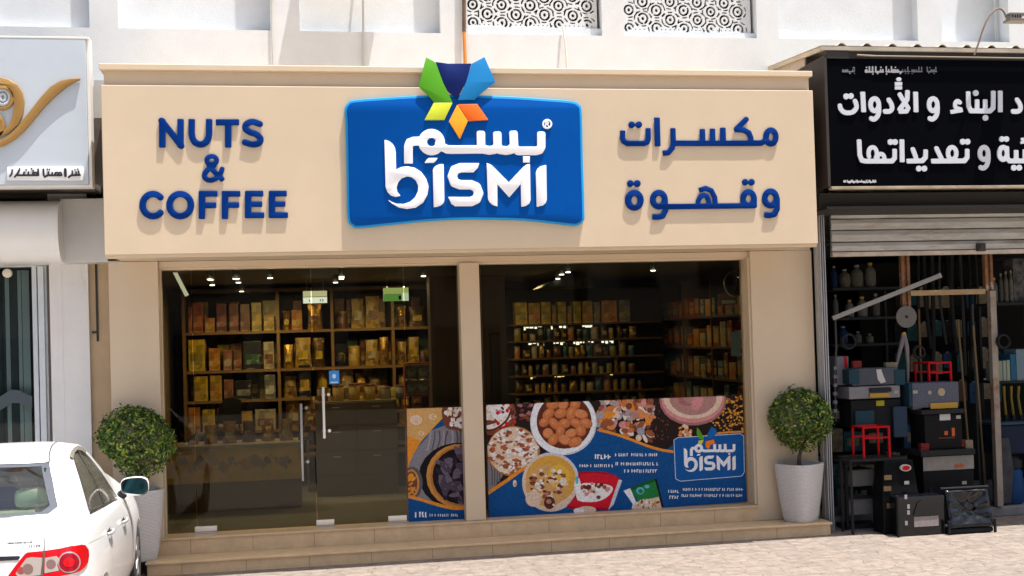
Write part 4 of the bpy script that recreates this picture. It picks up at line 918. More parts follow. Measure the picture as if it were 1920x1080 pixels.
# ------------------------------------------------------------------ the white car
from mathutils.geometry import delaunay_2d_cdt
CX, CY, CA = -2.33, -4.63, -.062
ch = Vector((math.sin(CA), math.cos(CA), 0)); cl = Vector((-math.cos(CA), math.sin(CA), 0))
def CT(x, y, z): return Vector((CX, CY, 0)) + ch*x + cl*y + Vector((0,0,z))
def CI(p): d = Vector(p)-Vector((CX, CY, 0)); return Vector((d.dot(ch), d.dot(cl), d.z))
def lerp1(tab, x):
    xs = [t[0] for t in tab]; 
    if x <= xs[0]: return tab[0][1]
    if x >= xs[-1]: return tab[-1][1]
    i = max(k for k in range(len(xs)-1) if xs[k] <= x); h = xs[i+1]-xs[i]; t = (x-xs[i])/h
    def sl(k):
        if k <= 0 or k >= len(xs)-1: 
            k2 = min(max(k,0), len(xs)-2); return (tab[k2+1][1]-tab[k2][1])/(xs[k2+1]-xs[k2])
        a = (tab[k][1]-tab[k-1][1])/(xs[k]-xs[k-1]); c = (tab[k+1][1]-tab[k][1])/(xs[k+1]-xs[k])
        return 0 if a*c <= 0 else 2*a*c/(a+c)
    m0, m1 = sl(i)*h, sl(i+1)*h; p0, p1 = tab[i][1], tab[i+1][1]
    return (2*t**3-3*t*t+1)*p0+(t**3-2*t*t+t)*m0+(-2*t**3+3*t*t)*p1+(t**3-t*t)*m1
ZC = [(0,.52),(.02,.64),(.05,.70),(.08,.82),(.11,.98),(.14,1.085),(.18,1.118),(.4,1.128),(.56,1.125),(.64,1.14),(1.0,1.315),(1.3,1.44),(1.6,1.495),(2.05,1.52),(2.5,1.50),(2.85,1.435),(3.2,1.25),(3.52,1.07),(3.7,1.03),(4.15,.91),(4.38,.80),(4.5,.66),(4.54,.52)]
WM = [(0,.60),(.02,.70),(.06,.765),(.15,.81),(.4,.85),(.8,.872),(1.3,.88),(3.2,.88),(3.75,.875),(4.1,.83),(4.35,.74),(4.5,.60),(4.54,.5)]
WS = [(0,.58),(.02,.66),(.06,.72),(.15,.755),(.4,.785),(.9,.80),(1.5,.805),(3.0,.80),(3.5,.80),(3.9,.79),(4.2,.72),(4.4,.62),(4.54,.42)]
ZS = [(0,.50),(.02,.62),(.05,.67),(.08,.76),(.11,.88),(.14,.97),(.2,1.01),(.5,1.03),(1.2,1.015),(2.2,.975),(3.0,.945),(3.6,.93),(4.1,.83),(4.38,.73),(4.5,.62),(4.54,.49)]
ZB = [(0,.40),(.05,.30),(.2,.24),(.8,.2),(3.8,.2),(4.3,.22),(4.5,.30),(4.54,.38)]
def section(x):
    zc, w, ws, zs, zb_ = (lerp1(T, x) for T in (ZC, WM, WS, ZS, ZB))
    g = min(1, max(0, (zc-zs-.12)/.3)); g = g*g*(3-2*g)
    y8 = ws*.80*(1-g)+.535*g; z8 = zc-(.018*(1-g)+.062*g)
    y6 = ws-.035*(1-g)-.045*g; z6 = min(zs+.025*(1-g)+.03*g, zc-.004)
    zm = min(.60, zb_+(zs-zb_)*.55); y7 = (y6+y8)/2+.022*g+.03*(1-g); z7 = (z6+z8)/2+.012*g
    pts = [(0, zb_), (.75*w, zb_), (.93*w, zb_+.03), (.985*w, zb_+.35*(zm-zb_)), (w, zm), (w*.985, zm+.45*(zs-zm)), (ws+.25*(w-ws), zs-.1*(zs-zm)), (ws-.012, zs+.002), (y6, z6), (y7, z7), (y8, z8), (y8*.86, zc-.022*g-.008), (y8*.55, zc-.006), (0, zc)]
    out = []
    for i in range(len(pts)-1):                 # catmull through the section
        p0 = pts[i-1] if i else (-pts[1][0], pts[1][1]); p1, p2 = pts[i], pts[i+1]; p3 = pts[i+2] if i+2 < len(pts) else (-pts[-2][0], pts[-2][1])
        for k in range(4):
            t = k/4; out.append(tuple(.5*(2*p1[c]+(p2[c]-p0[c])*t+(2*p0[c]-5*p1[c]+4*p2[c]-p3[c])*t*t+(3*p1[c]-p0[c]-3*p2[c]+p3[c])*t**3) for c in (0,1)))
    out.append(pts[-1]); return out
sx = [0,.01,.02,.035,.05,.065,.08,.095,.11,.125,.14,.16,.18,.22,.28,.35,.45,.52,.58,.62,.66,.72,.8,.9,1.0,1.1,1.2,1.3,1.4,1.5,1.6,1.75,1.9,2.05,2.2,2.35,2.5,2.65,2.8,2.9,3.0,3.1,3.2,3.3,3.4,3.5,3.58,3.66,3.8,3.95,4.1,4.2,4.3,4.38,4.44,4.49,4.52,4.54]
secs = [section(x) for x in sx]; n = len(secs[0]); ring_n = 2*n-2
vs = []
for x, s_ in zip(sx, secs):
    full = [(-p[0], p[1]) for p in s_]+[(p[0], p[1]) for p in s_[-2:0:-1]]
    vs += [CT(x, y, z) for y, z in full]
fs = []
for i in range(len(sx)-1):
    for k in range(ring_n): fs.append((i*ring_n+k, i*ring_n+(k+1) % ring_n, (i+1)*ring_n+(k+1) % ring_n, (i+1)*ring_n+k))
fs += [tuple(range(ring_n))[::-1], tuple((len(sx)-1)*ring_n+k for k in range(ring_n))]
BV = BVHTree.FromPolygons([tuple(v) for v in vs], fs)
bmN = bmesh.new(); tmp = bpy.data.meshes.new('t'); tmp.from_pydata([tuple(v) for v in vs], [], fs)
bmN.from_mesh(tmp); bmesh.ops.recalc_face_normals(bmN, faces=bmN.faces); bmN.to_mesh(tmp); BV = BVHTree.FromBMesh(bmN); bmN.free()
def ray_px(px, py):
    d = (cF*FPX + cR*(px-960) + cU*(PPY-py)).normalized(); h = BV.ray_cast(cP, d)
    if h[0] is None:
        for k in range(1, 60):                   # just past the outline: slide towards the car
            d = (cF*FPX + cR*(px-k*1.0-960) + cU*(PPY-py-k*.6)).normalized(); h = BV.ray_cast(cP, d)
            if h[0] is not None: break
    return h[0], h[1]
car = thing('parked_car', (CX, CY, 0), 'white sedan parked at the left, its red tail light towards the camera', 'car')
paint = mat('white_car_paint', (.74,.745,.75), .3, coat=.8)
gapm = mat('gap_or_crease', (.05,.05,.05), .8)
def hits(pts): return [CI(ray_px(*p)[0]) for p in pts]
SWIN_R = hits([(137,846),(142,840),(149,839.5),(170,860),(192,889),(209,915),(219,932),(218,936),(196,946),(170,960),(167,957),(152,905),(139,862)])
SW = [(p.x, p.z) for p in SWIN_R]
RW = [(p.y, p.z) for p in hits([(95,866),(60,862),(20,861),(2,861)])]
def cutter(poly, axis, a0, a1):
    n = len(poly); vs = []
    for a in (a0, a1):
        for u, w in poly: vs.append(CT(a, u, w) if axis == 'x' else CT(u, a, w))
    tri = tessellate_polygon([[Vector((u, w, 0)) for u, w in poly]])
    me = bpy.data.meshes.new('cut'); fs = [tuple(t) for t in tri]+[tuple(i+n for i in t[::-1]) for t in tri]+[(i, (i+1) % n, (i+1) % n+n, i+n) for i in range(n)]
    me.from_pydata([tuple(v) for v in vs], [], fs); bm = bmesh.new(); bm.from_mesh(me); bmesh.ops.recalc_face_normals(bm, faces=bm.faces); bm.to_mesh(me); bm.free()
    o = bpy.data.objects.new('cut', me); COL.objects.link(o); return o
rw_hit = hits([(93,866),(103,905),(108,940),(107,957),(98,963),(60,966),(20,967)])
yt = abs(rw_hit[0].y); yb_ = abs(rw_hit[3].y); ztp = rw_hit[0].z; zbt = rw_hit[5].z
RWP = [(-yt,ztp),(-(yt*.6+yb_*.4)-.01,ztp*.6+zbt*.4),(-yb_,zbt+.035),(-yb_+.05,zbt),(0,zbt-.006),(yb_-.05,zbt),(yb_,zbt+.035),((yt*.6+yb_*.4)+.01,ztp*.6+zbt*.4),(yt,ztp),(0,ztp+.014)]
WSP = [(-.50,1.43),(-.60,1.25),(-.66,1.10),(-.5,1.085),(0,1.08),(.5,1.085),(.66,1.10),(.60,1.25),(.50,1.43),(0,1.45)]
cuts = [cutter(SW, 'y', -1.3, 1.3), cutter(RWP, 'x', .35, 1.5), cutter(WSP, 'x', 2.75, 3.9)]
for ax in (1.0, 3.6):
    for s_ in (-1, 1):
        cuts.append(cutter([(ax+.345*math.cos(2*math.pi*k/32), .315+.345*math.sin(2*math.pi*k/32)) for k in range(32)], 'y', s_*.62, s_*1.2))
body0 = bpy.data.objects.new('body0', tmp); COL.objects.link(body0)
so = body0.modifiers.new('s', 'SOLIDIFY'); so.thickness = .028; so.offset = -1
for c in cuts:
    bo = body0.modifiers.new('b', 'BOOLEAN'); bo.object = c; bo.operation = 'DIFFERENCE'; bo.solver = 'EXACT'
dg = bpy.context.evaluated_depsgraph_get(); dg.update()
me = bpy.data.meshes.new_from_object(body0.evaluated_get(dg)); me.materials.clear(); me.materials.append(paint)
me.transform(Matrix.Translation(-Vector((CX, CY, 0))))
for c in cuts+[body0]: bpy.data.objects.remove(c)
finish('body', me, car, 32)
def dens(P, st):
    out = []
    for i in range(len(P)):
        a, c = np.array(P[i], float), np.array(P[(i+1) % len(P)], float); k = max(1, int(np.hypot(*(c-a))/st))
        out += [tuple(a+(c-a)*t/k) for t in range(k)]
    return out
def tri2d(P, st):
    P = dens(P, st); A = np.array(P); x0, z0 = A.min(0); x1, z1 = A.max(0); pts = [Vector(p) for p in P]; nb = len(pts)
    X, Z = np.meshgrid(np.arange(x0+st/2, x1, st), np.arange(z0+st/2, z1, st))
    D = sdf_prims([('p', P, 0)], X, Z); pts += [Vector((a, c)) for a, c, d in zip(X.ravel(), Z.ravel(), D.ravel()) if d < -st*.35]
    r = delaunay_2d_cdt(pts, [(i, (i+1) % nb) for i in range(nb)], [list(range(nb))], 1, 1e-6)
    return [tuple(v) for v in r[0]], [tuple(f) for f in r[2]]
def decal_px(name, poly, m, off=.003, st=4, par=car, label=None, thick=.004):   # a thin panel lying on the body where the photograph shows it
    P, F = tri2d(poly, st); a = []; c = []
    for p in P:
        h, nn = ray_px(*p); a.append(h+nn*off); c.append(h+nn*(off-thick))
    b = MB(); b.add(a, F); b.add(c, [f[::-1] for f in F]); return b.build(name, m, par, smooth=50, label=label)
def line_px(pts, w, m, name='gap_or_crease', off=.0015, par=car):
    P = catmull(pts, 6); b = MB(); H = [ray_px(*p) for p in P]
    vs = []
    for i, (h, nn) in enumerate(H):
        t = (H[min(i+1, len(H)-1)][0]-H[max(i-1, 0)][0]).normalized(); s_ = t.cross(nn).normalized(); vs += [h-s_*w/2+nn*off, h+s_*w/2+nn*off]
    b.add(vs, [(2*i, 2*i+1, 2*i+3, 2*i+2) for i in range(len(H)-1)]); return b.build(name, m, par)
def patch_on(name, poly, axis, sgn, m, off, par=car, st=.05):      # pane following the body, seen along the car's x or y axis
    P, F = tri2d(poly, st); vs = []
    for u, w in P:
        o_, d_ = (CT(-3 if sgn < 0 else 8, u, w), ch*(-sgn)) if axis == 'x' else (CT(u, sgn*3, w), cl*(-sgn))
        h = BV.ray_cast(o_, d_); vs.append(h[0]+h[1]*off if h[0] is not None else o_+d_*2.2)
    b = MB(); b.add(vs, F); return b.build(name, m, par, smooth=60)
cg = mat('car_side_glass', (.085,.078,.066), .08, var=.15, vscale=3); cg2 = glass_mat('car_rear_glass', (.55,.64,.57), 2.2)
for s_ in (-1, 1): patch_on('side_window', SW, 'y', s_, cg, -.008)
patch_on('rear_window', RWP, 'x', -1, cg2, -.006); patch_on('windscreen', WSP, 'x', 1, cg2, -.006)
# dark border printed round the rear glass
frit = mat('glass_border', (.07,.078,.095), .25, spec=.3)
b = MB(); cyc = dens(RWP, .06); ctr = np.array([0, (ztp+zbt)/2]); vs = []
for p in cyc:
    for k in (1.0, 0):
        q = np.array(p); q2 = q if k else ctr+(q-ctr)*np.array([1-.055/yb_, 1-.016/((ztp-zbt)/2)])
        h = BV.ray_cast(CT(-3, q2[0], q2[1]), ch); vs.append(h[0]-h[1]*.004)
N = len(cyc); b.add(vs, [(2*i, 2*i+1, (2*i+3) % (2*N), (2*i+2) % (2*N)) for i in range(N)]); b.build('glass_border', frit, car, smooth=60)
rub = mat('window_rubber', (.02,.02,.02), .6)
line_px([(144,842),(160,868),(178,900),(190,930),(196,945)], .035, rub, 'window_divider', .004)
line_px([(168,961),(182,954),(196,946),(219,935)], .016, mat('sill_chrome',(.45,.45,.43),.3,1), 'sill_strip', .004)
line_px([(168,963.5),(182,956.5),(197,948.5),(220,937)], .008, rub, 'sill_strip', .003)
line_px([(137,848),(139,862),(152,905),(167,958)], .018, rub, 'window_seal', .003)
line_px([(150,841),(170,861),(192,890),(209,916),(219,932)], .022, rub, 'window_seal', .003)
vis = mat('window_visor', (.15,.14,.13), .25)
decal_px('window_visor', [(129,858),(131,848),(137,841),(145,837),(153,840),(160,847),(158,851),(150,846),(143,845),(138,850),(135,862)], vis, .012, 3)
# roof joint, boot joint, door joints
line_px([(108,828),(99,834),(94,845),(92,856),(93,866)], .012, gapm); line_px([(93,866),(60,862.5),(20,861),(-40,860)], .016, mat('rubber_grey',(.10,.10,.10),.6))
line_px([(106,966),(109,974),(104,981),(92,990),(87,997),(84,1010),(83,1033)], .010, mat('panel_gap_grey',(.22,.22,.22),.7))
line_px([(226,935),(238,955),(246,980),(249,1003),(250,1035)], .010, gapm); line_px([(205,1005),(206,1020),(210,1045),(211,1064)], .006, mat('panel_gap_grey',(.22,.22,.22),.7))
line_px([(166,1018),(195,1003),(228,981),(236,975)], .007, mat('crease_shade',(.42,.42,.42),.4))  # body crease, its shade drawn as a grey line
line_px([(120,966),(60,969),(-40,972)], .009, gapm)
# shadow under the boot lip painted as a grey panel; garnish, badges
decal_px('boot_lip_shadow', [(-30,988),(0,987.5),(70,987.5),(81,991),(80,993),(60,996),(0,998),(-30,998)], mat('boot_lip_shadow',(.45,.44,.43),.35), .0012, 6)
decal_px('boot_trim', [(-40,1046),(0,1043.5),(36,1042.5),(38,1045),(33,1050),(0,1052),(-40,1056)], mat('trim_chrome',(.10,.12,.15),.15,.9), .006, 5)
bad = mat('badge_grey', (.20,.20,.20), .35, .6)
rng = random.Random(9)
def badge(x0, x1, y, h, sl):
    x = x0
    while x < x1:
        w = h*.55; y2 = y+(x-x0)*sl
        line_px([(x,y2-h/2),(x,y2+h/2)], .006, bad, 'badge', .002)
        if rng.random() < .7: line_px([(x,y2+rng.choice((-.4,0,.4))*h),(x+w*.9,y2+rng.choice((-.4,0,.4))*h)], .006, bad, 'badge', .002)
        x += w*1.5
badge(15,62,1018.5,3.4,-.05); badge(55,75,1024.5,5.5,-.05)
# tail light
red = mat('lamp_red', (.42,.003,.007), .15, spec=.4); red2 = mat('lamp_red_dark', (.20,.003,.010), .15, spec=.4); clear = mat('lamp_clear', (.30,.265,.245), .2, spec=.4); clear2 = mat('lamp_clear_shade', (.16,.10,.09), .25, spec=.4)
TL = [(14,1082),(30,1060),(47,1039),(52,1036),(83,1033),(120,1027.5),(150,1022),(157,1023),(163,1031),(164,1043),(162,1055),(156,1064),(146,1072),(130,1077),(110,1081),(85,1086),(40,1096)]
tlp = decal_px('tail_light', TL, red, .012, 4, label='right tail light, red with a clear middle and round red lens', thick=.02)
def sub(poly, m, off, name, st=3): return decal_px(name, poly, m, off, st, par=tlp, thick=.004)
sub([(30,1076),(41,1059),(50,1047),(60,1044.5),(80,1046),(79,1078),(60,1080),(35,1082)], clear, .0135, 'clear_lens')
sub([(84.5,1046),(106,1043),(110,1048),(107,1060),(110,1070),(84,1075)], clear, .0135, 'clear_lens')
def circ(cx, cy, r, n=20): return [(cx+r*math.cos(2*math.pi*k/n), cy+r*math.sin(2*math.pi*k/n)) for k in range(n)]
sub(circ(53,1067,10), clear2, .0145, 'bulb'); sub(circ(40,1070,7), mat('lamp_pink',(.25,.05,.05),.2), .0142, 'bulb'); sub(circ(96,1058,9), clear2, .0145, 'bulb')
sub(circ(127.5,1055,19.5,30), mat('lamp_ring',(.45,.40,.40),.2,.5), .0145, 'lens_ring'); sub(circ(127,1055,17,30), red2, .0165, 'round_lens'); sub(circ(126.5,1055,9), red, .0185, 'round_lens')
line_px([(83,1033),(82.3,1050),(80,1068),(79,1090)], .012, gapm, 'gap_or_crease', .019)
# door handles
for (px, py), lab in (((204,998),'handle'),((230.5,977),'handle')):
    h, nn = ray_px(px, py); t = ch
    b = MB(); b.tube([h+t*-.1+nn*.004, h+t*-.09+nn*.03, h+t*.0+nn*.036, h+t*.08+nn*.03, h+t*.1+nn*.004], [.011,.013,.014,.013,.011], 8, 0)
    b.obox(h+nn*.001-Vector((0,0,.004)), t, Vector((0,0,1)), nn, .085, .028, .002, 1); b.build('door_handle', [mat('handle_grey',(.30,.30,.30),.3), mat('handle_recess',(.025,.025,.025),.6)], car, smooth=50)
# mirror
h = CT(3.0,-.86,.97); gm = V(0,0,0)
mc = CI((V(253,912,0)))
dd = (cF*FPX + cR*(252.5-960) + cU*(PPY-912)).normalized(); tt = 0
base = CT(2.93,-1.0,1.02); tt = (base-cP).dot(ch)/dd.dot(ch); mcw = cP+dd*tt
k = FPX/((mcw-cP).dot(cF)); hw, hh = 24.5/k, 16.5/k; rt = -cl
def mring(s1, s2, dx, n=28, q=.5, ox=0):
    out = []
    for i in range(n):
        a = 2*math.pi*i/n; c, s_ = math.cos(a), math.sin(a); e = (abs(c)**3.2+abs(s_)**3.2)**(-1/3.2)
        out.append(mcw+rt*(hw*s1*c*e+ox)+Vector((0,0,1))*(hh*s2*s_*e*(1+.10*c)+ -c*hw*.06)+ch*dx)
    return out
b = MB(); rings = [mring(1.0,1.0,-.012), mring(1.035,1.055,0), mring(1.05,1.08,.03), mring(.98,1.0,.075), mring(.72,.75,.11), mring(.3,.3,.125)]
n_ = 28; vs = sum(rings, []); fs = [tuple(range(n_))[::-1]] if False else []
for i in range(len(rings)-1):
    for j in range(n_): fs.append((i*n_+j, i*n_+(j+1) % n_, (i+1)*n_+(j+1) % n_, (i+1)*n_+j))
fs.append(tuple((len(rings)-1)*n_+j for j in range(n_))); b.add(vs, fs)
mir = b.build('wing_mirror', paint, car, smooth=50)
b = MB(); r1, r2 = mring(1.0,1.0,-.013), mring(.9,.87,-.004); b.add(r1+r2, [(j, (j+1) % n_, n_+(j+1) % n_, n_+j) for j in range(n_)]); b.build('mirror_surround', black, mir, smooth=50)
b = MB(); r2 = mring(.91,.88,-.0035); tilt = [p for p in r2]; b.add(tilt, [tuple(range(n_))]); b.build('mirror_glass', mat('mirror_teal',(.008,.035,.045),.06,.9), mir)
b = MB(); a_ = mcw+cl*hw*.9-Vector((0,0,hh*.95))+ch*.04; h2 = CT(3.0,-.80,.965); b.tube([a_, (a_+h2)/2-Vector((0,0,.004)), h2], [.035,.03,.045], 10); b.build('mirror_arm', black, mir, smooth=50)
# wheels
tyre = mat('tyre', (.02,.02,.02), .85); rim = mat('alloy', (.45,.45,.46), .3, .9)
for ax in (1.0, 3.6):
    for s_ in (-1, 1):
        b = MB(); prof = [(.19,-.1),(.27,-.105),(.305,-.09),(.314,-.05),(.314,.05),(.305,.09),(.27,.105),(.19,.1)]; vs = []; N = 36
        for r_, h_ in prof:
            for q in range(N): vs.append(CT(ax+r_*math.cos(2*math.pi*q/N), s_*.765+h_, .315+r_*math.sin(2*math.pi*q/N)))
        b.add(vs, [(i*N+q, i*N+(q+1) % N, (i+1)*N+(q+1) % N, (i+1)*N+q) for i in range(len(prof)-1) for q in range(N)])
        wh = b.build('wheel', tyre, car, smooth=40)
        b = MB(); yy = s_*.765+s_*.06
        vs = [CT(ax+r_*math.cos(2*math.pi*q/N), yy+s_*o_, .315+r_*math.sin(2*math.pi*q/N)) for r_, o_ in ((.195,.03),(.185,.035),(.17,.0),(.05,.015),(.01,.02)) for q in range(N)]
        b.add(vs, [(i*N+q, i*N+(q+1) % N, (i+1)*N+(q+1) % N, (i+1)*N+q) for i in range(4) for q in range(N)])
        for q in range(5):
            a = 2*math.pi*q/5; p0 = CT(ax+.04*math.cos(a), yy+s_*.03, .315+.04*math.sin(a)); p1 = CT(ax+.18*math.cos(a), yy+s_*.03, .315+.18*math.sin(a)); b.bar(p0, p1, .03, .05)
        b.build('rim', rim, wh, smooth=40)
# cabin
trim = mat('seat_cloth', (.30,.31,.27), .9, var=.1, vscale=20); shelf = mat('parcel_shelf', (.42,.46,.38), .8)
def cbox(name, x0, x1, y0, y1, z0, z1, m, bev=.02):
    b = MB(); c = CT((x0+x1)/2, (y0+y1)/2, (z0+z1)/2); b.obox(c, ch, cl, Vector((0,0,1)), (x1-x0)/2, (y1-y0)/2, (z1-z0)/2); b.build(name, m, car, bevel=bev, smooth=40)
cbox('parcel_shelf', .72, 1.22, -.58, .58, 1.03, 1.06, shelf, .006); cbox('rear_seat', 1.23, 1.4, -.6, .6, .55, 1.10, trim, .05)
for y in (-.35, .35):
    cbox('headrest', 1.27, 1.37, y-.12, y+.12, 1.11, 1.25, shelf, .04); cbox('front_seat', 2.2, 2.34, y-.24, y+.24, .5, 1.12, trim, .05); cbox('headrest', 2.22, 2.31, y-.12, y+.12, 1.15, 1.33, trim, .04)
cbox('dashboard', 3.0, 3.4, -.66, .66, .75, .98, black, .05); cbox('cabin_floor', .7, 3.4, -.62, .62, .3, .34, black, .005); cbox('boot_wall', 1.2, 1.22, -.66, .66, .35, 1.02, black, .003)
cbox('number_plate', -.012, -.004, -.26, .26, .66, .77, white_ac, .002)
for s_ in (-1, 1): cbox('headlight', 4.34, 4.42, s_*.62-.1, s_*.62+.1, .62, .72, clear, .02)
# ------------------------------------------------------------------ inside the nut shop
ORD = ['first','second','third','fourth','fifth','sixth','seventh','eighth','ninth','tenth','eleventh','twelfth','thirteenth','fourteenth','fifteenth','sixteenth']
wood = mat('shelf_wood', (.20,.11,.038), .55, var=.2, vscale=3, stretch=(1,1,6)); woodd = mat('dark_wood', (.13,.06,.022), .5, var=.2, vscale=3, stretch=(4,4,.6))
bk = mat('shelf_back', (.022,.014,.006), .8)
SY = 3.7                                          # front of the left wall shelves
def zpx(px, py, y): return V(px, py, y).z
sh = thing('shelf_unit', (V(560,700,SY).x, SY+.3, .31), 'tall brown wooden shelves full of tins and foil bags seen through the glass doors', 'shelf')
sx0, sx1 = V(345,650,SY).x, V(812,650,SY).x; cols = [sx0]+[V(p,650,SY).x for p in (522,624,738)]+[sx1]
zrow = [zpx(500,p,SY) for p in (620,692,748,806)]
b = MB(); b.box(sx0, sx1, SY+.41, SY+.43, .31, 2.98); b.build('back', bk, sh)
for c in cols: b = MB(); b.box(c-.02, c+.02, SY, SY+.40, .31, 2.96); b.build('upright', wood, sh)
for z in zrow+[.75]: b = MB(); b.box(sx0+.021, sx1-.021, SY+.002, SY+.40, z-.035, z); b.build('shelf', wood, sh)
b = MB(); b.box(sx0-.02, sx1+.02, SY-.02, SY+.42, 2.96, 3.0); b.build('top', wood, sh)
TC = dict(red=(.50,.09,.03), orange=(.70,.25,.03), maroon=(.22,.06,.035), brown=(.25,.10,.04), olive=(.40,.30,.03), yellow=(.75,.50,.03), gold=(.65,.38,.05), rose=(.42,.16,.11), green=(.04,.13,.06), cream=(.55,.46,.30), black=(.02,.02,.02), blue=(.05,.12,.35), teal=(.04,.16,.17), grey=(.25,.24,.23), white=(.7,.68,.6))
def tm(c):                                        # printed pack: base colour with blocks of print
    if 'pack_'+c in MATS: return MATS['pack_'+c]
    M = mat('pack_'+c, tuple(q*.62 for q in TC[c]), .4, var=.3, vscale=16); n = M.node_tree.nodes; L = M.node_tree.links; b = n['Principled BSDF']
    src = b.inputs['Base Color'].links[0].from_socket; tc = n.new('ShaderNodeTexCoord'); vo = n.new('ShaderNodeTexVoronoi'); vo.distance = 'CHEBYCHEV'; vo.inputs['Scale'].default_value = 13; L.new(tc.outputs['Object'], vo.inputs[0])
    se = n.new('ShaderNodeSeparateColor'); L.new(vo.outputs['Color'], se.inputs[0]); cr = n.new('ShaderNodeValToRGB'); cr.color_ramp.interpolation = 'CONSTANT'; L.new(se.outputs[0], cr.inputs[0])
    k = TC[c]; e = cr.color_ramp.elements; e[0].color = (*[q*.6 for q in k], 1); e[1].position = .45; e[1].color = (*[q*.25 for q in k], 1); q = e.new(.62); q.color = (*[min(1, .2+v*.5) for v in k], 1); q = e.new(.78); q.color = (*[v*.75 for v in k], 1); q = e.new(.9); q.color = (.42,.34,.2,1)
    mx = n.new('ShaderNodeMixRGB'); mx.inputs[0].default_value = .6; L.new(src, mx.inputs[1]); L.new(cr.outputs[0], mx.inputs[2]); L.new(mx.outputs[0], b.inputs['Base Color']); return M
foil = mat('gold_foil', (.42,.24,.05), .3, .7, var=.6, vscale=22, bump=.9, bscale=30); foild = mat('dark_foil', (.14,.085,.035), .32, .6, var=.6, vscale=18, bump=.9, bscale=30)
def carton(x0, x1, y0, d, z0, z1, c, band, label, group):
    o = thing('carton', ((x0+x1)/2, y0, z0), label, 'carton', group); w = x1-x0; h = z1-z0
    b = MB(); b.box(x0, x1, y0, y0+d, z0+.0005, z1); b.build('box', tm(c), o, bevel=.004)
    b = MB(); b.box(x0+w*.12, x1-w*.12, y0-.003, y0-.0002, z0+h*.2, z0+h*.55); b.build('front_label', tm(band), o)
def tin(x, y, r, z0, z1, c, cl_, label, group):
    o = thing('tin', (x, y, z0), label, 'tin', group)
    b = MB(); b.lathe((x,y,z0+.0005), [(r*.97,0),(r,.006),(r,(z1-z0)*.86),(r*.96,(z1-z0)*.88)], 18); b.build('can', tm(c), o, smooth=40)
    b = MB(); b.lathe((x,y,z0), [(r*1.03,(z1-z0)*.885),(r*1.03,(z1-z0)*.97),(r*.9,z1-z0)], 18); b.build('lid', tm(cl_), o, smooth=40)
def pouch(x0, x1, y0, z0, z1, m, label, group, lean=.0):
    o = thing('pouch', ((x0+x1)/2, y0, z0), label, 'bag', group); b = MB(); n, k = 8, 9; cx = (x0+x1)/2; w = (x1-x0)/2; vs = []
    for j in range(k):
        t = j/(k-1); hw = w*(.92+.08*math.cos(t*5)); th = .055*math.sin(math.pi*min(1, t*.9+.08))**.7*(1-t*.55)+.002
        for i in range(n):
            u = 2*i/(n-1)-1; vs.append((cx+hw*u, y0+.06-th*(1-u*u)+lean*t, z0+(z1-z0)*t+.001))
        for i in range(n):
            u = 1-2*i/(n-1); vs.append((cx+hw*u, y0+.06+th*(1-u*u)+lean*t, z0+(z1-z0)*t+.001))
    fs = []
    for j in range(k-1):
        for i in range(2*n): fs.append((j*2*n+i, j*2*n+(i+1) % (2*n), (j+1)*2*n+(i+1) % (2*n), (j+1)*2*n+i))
    b.add(vs, fs); b.build('bag', m, o, smooth=50)
    b = MB(); q = (z1-z0); b.box(cx-w*.55, cx+w*.55, y0-.004, y0-.0015, z0+q*.28, z0+q*.55); b.build('front_label', rng.choice((tm('cream'), tm('brown'), tm('yellow'))), o)
rng = random.Random(31)
SHN = ['top shelf', 'second shelf', 'third shelf', 'fourth shelf']; BAY = ['left bay', 'second bay', 'third bay', 'right bay']
# left bay: rows as in the photograph: (px0, px1, py_top, colour, band)
def row(items, zi, y, bay):
    for k, (p0, p1, pt, c, bd) in enumerate(items):
        x0, x1 = V(p0,650,y).x, V(p1,650,y).x; z0 = zrow[zi]; z1 = zpx((p0+p1)/2, pt, y)
        carton(x0, x1-.004, y, .22, z0, min(z1, z0+.52), c, bd, f'{c} tea carton, {ORD[k]} from the left on the {SHN[zi]} of the {bay}', 'cartons on the wooden shelves')
row([(354,361,575,'red','orange'),(363,382,568,'red','orange'),(385,404,596,'orange','yellow'),(407,426,569,'maroon','rose'),(431,449,569,'maroon','rose'),(452,470,570,'brown','maroon'),(473,492,567,'olive','gold'),(496,516,592,'gold','olive')], 0, SY+.03, 'left bay')
row([(353,384,637,'yellow','olive'),(391,412,653,'orange','gold'),(418,435,656,'rose','cream'),(437,453,657,'brown','rose'),(455,490,640,'black','green'),(494,514,641,'cream','brown')], 1, SY+.03, 'left bay')
row([(362,388,706,'yellow','gold'),(392,414,704,'gold','orange'),(418,436,712,'rose','brown'),(438,470,714,'black','grey'),(494,515,703,'grey','white')], 2, SY+.03, 'left bay')
row([(350,372,764,'orange','gold'),(376,400,768,'yellow','gold'),(404,430,766,'brown','cream'),(434,470,772,'gold','olive'),(475,514,768,'cream','brown')], 3, SY+.03, 'left bay')
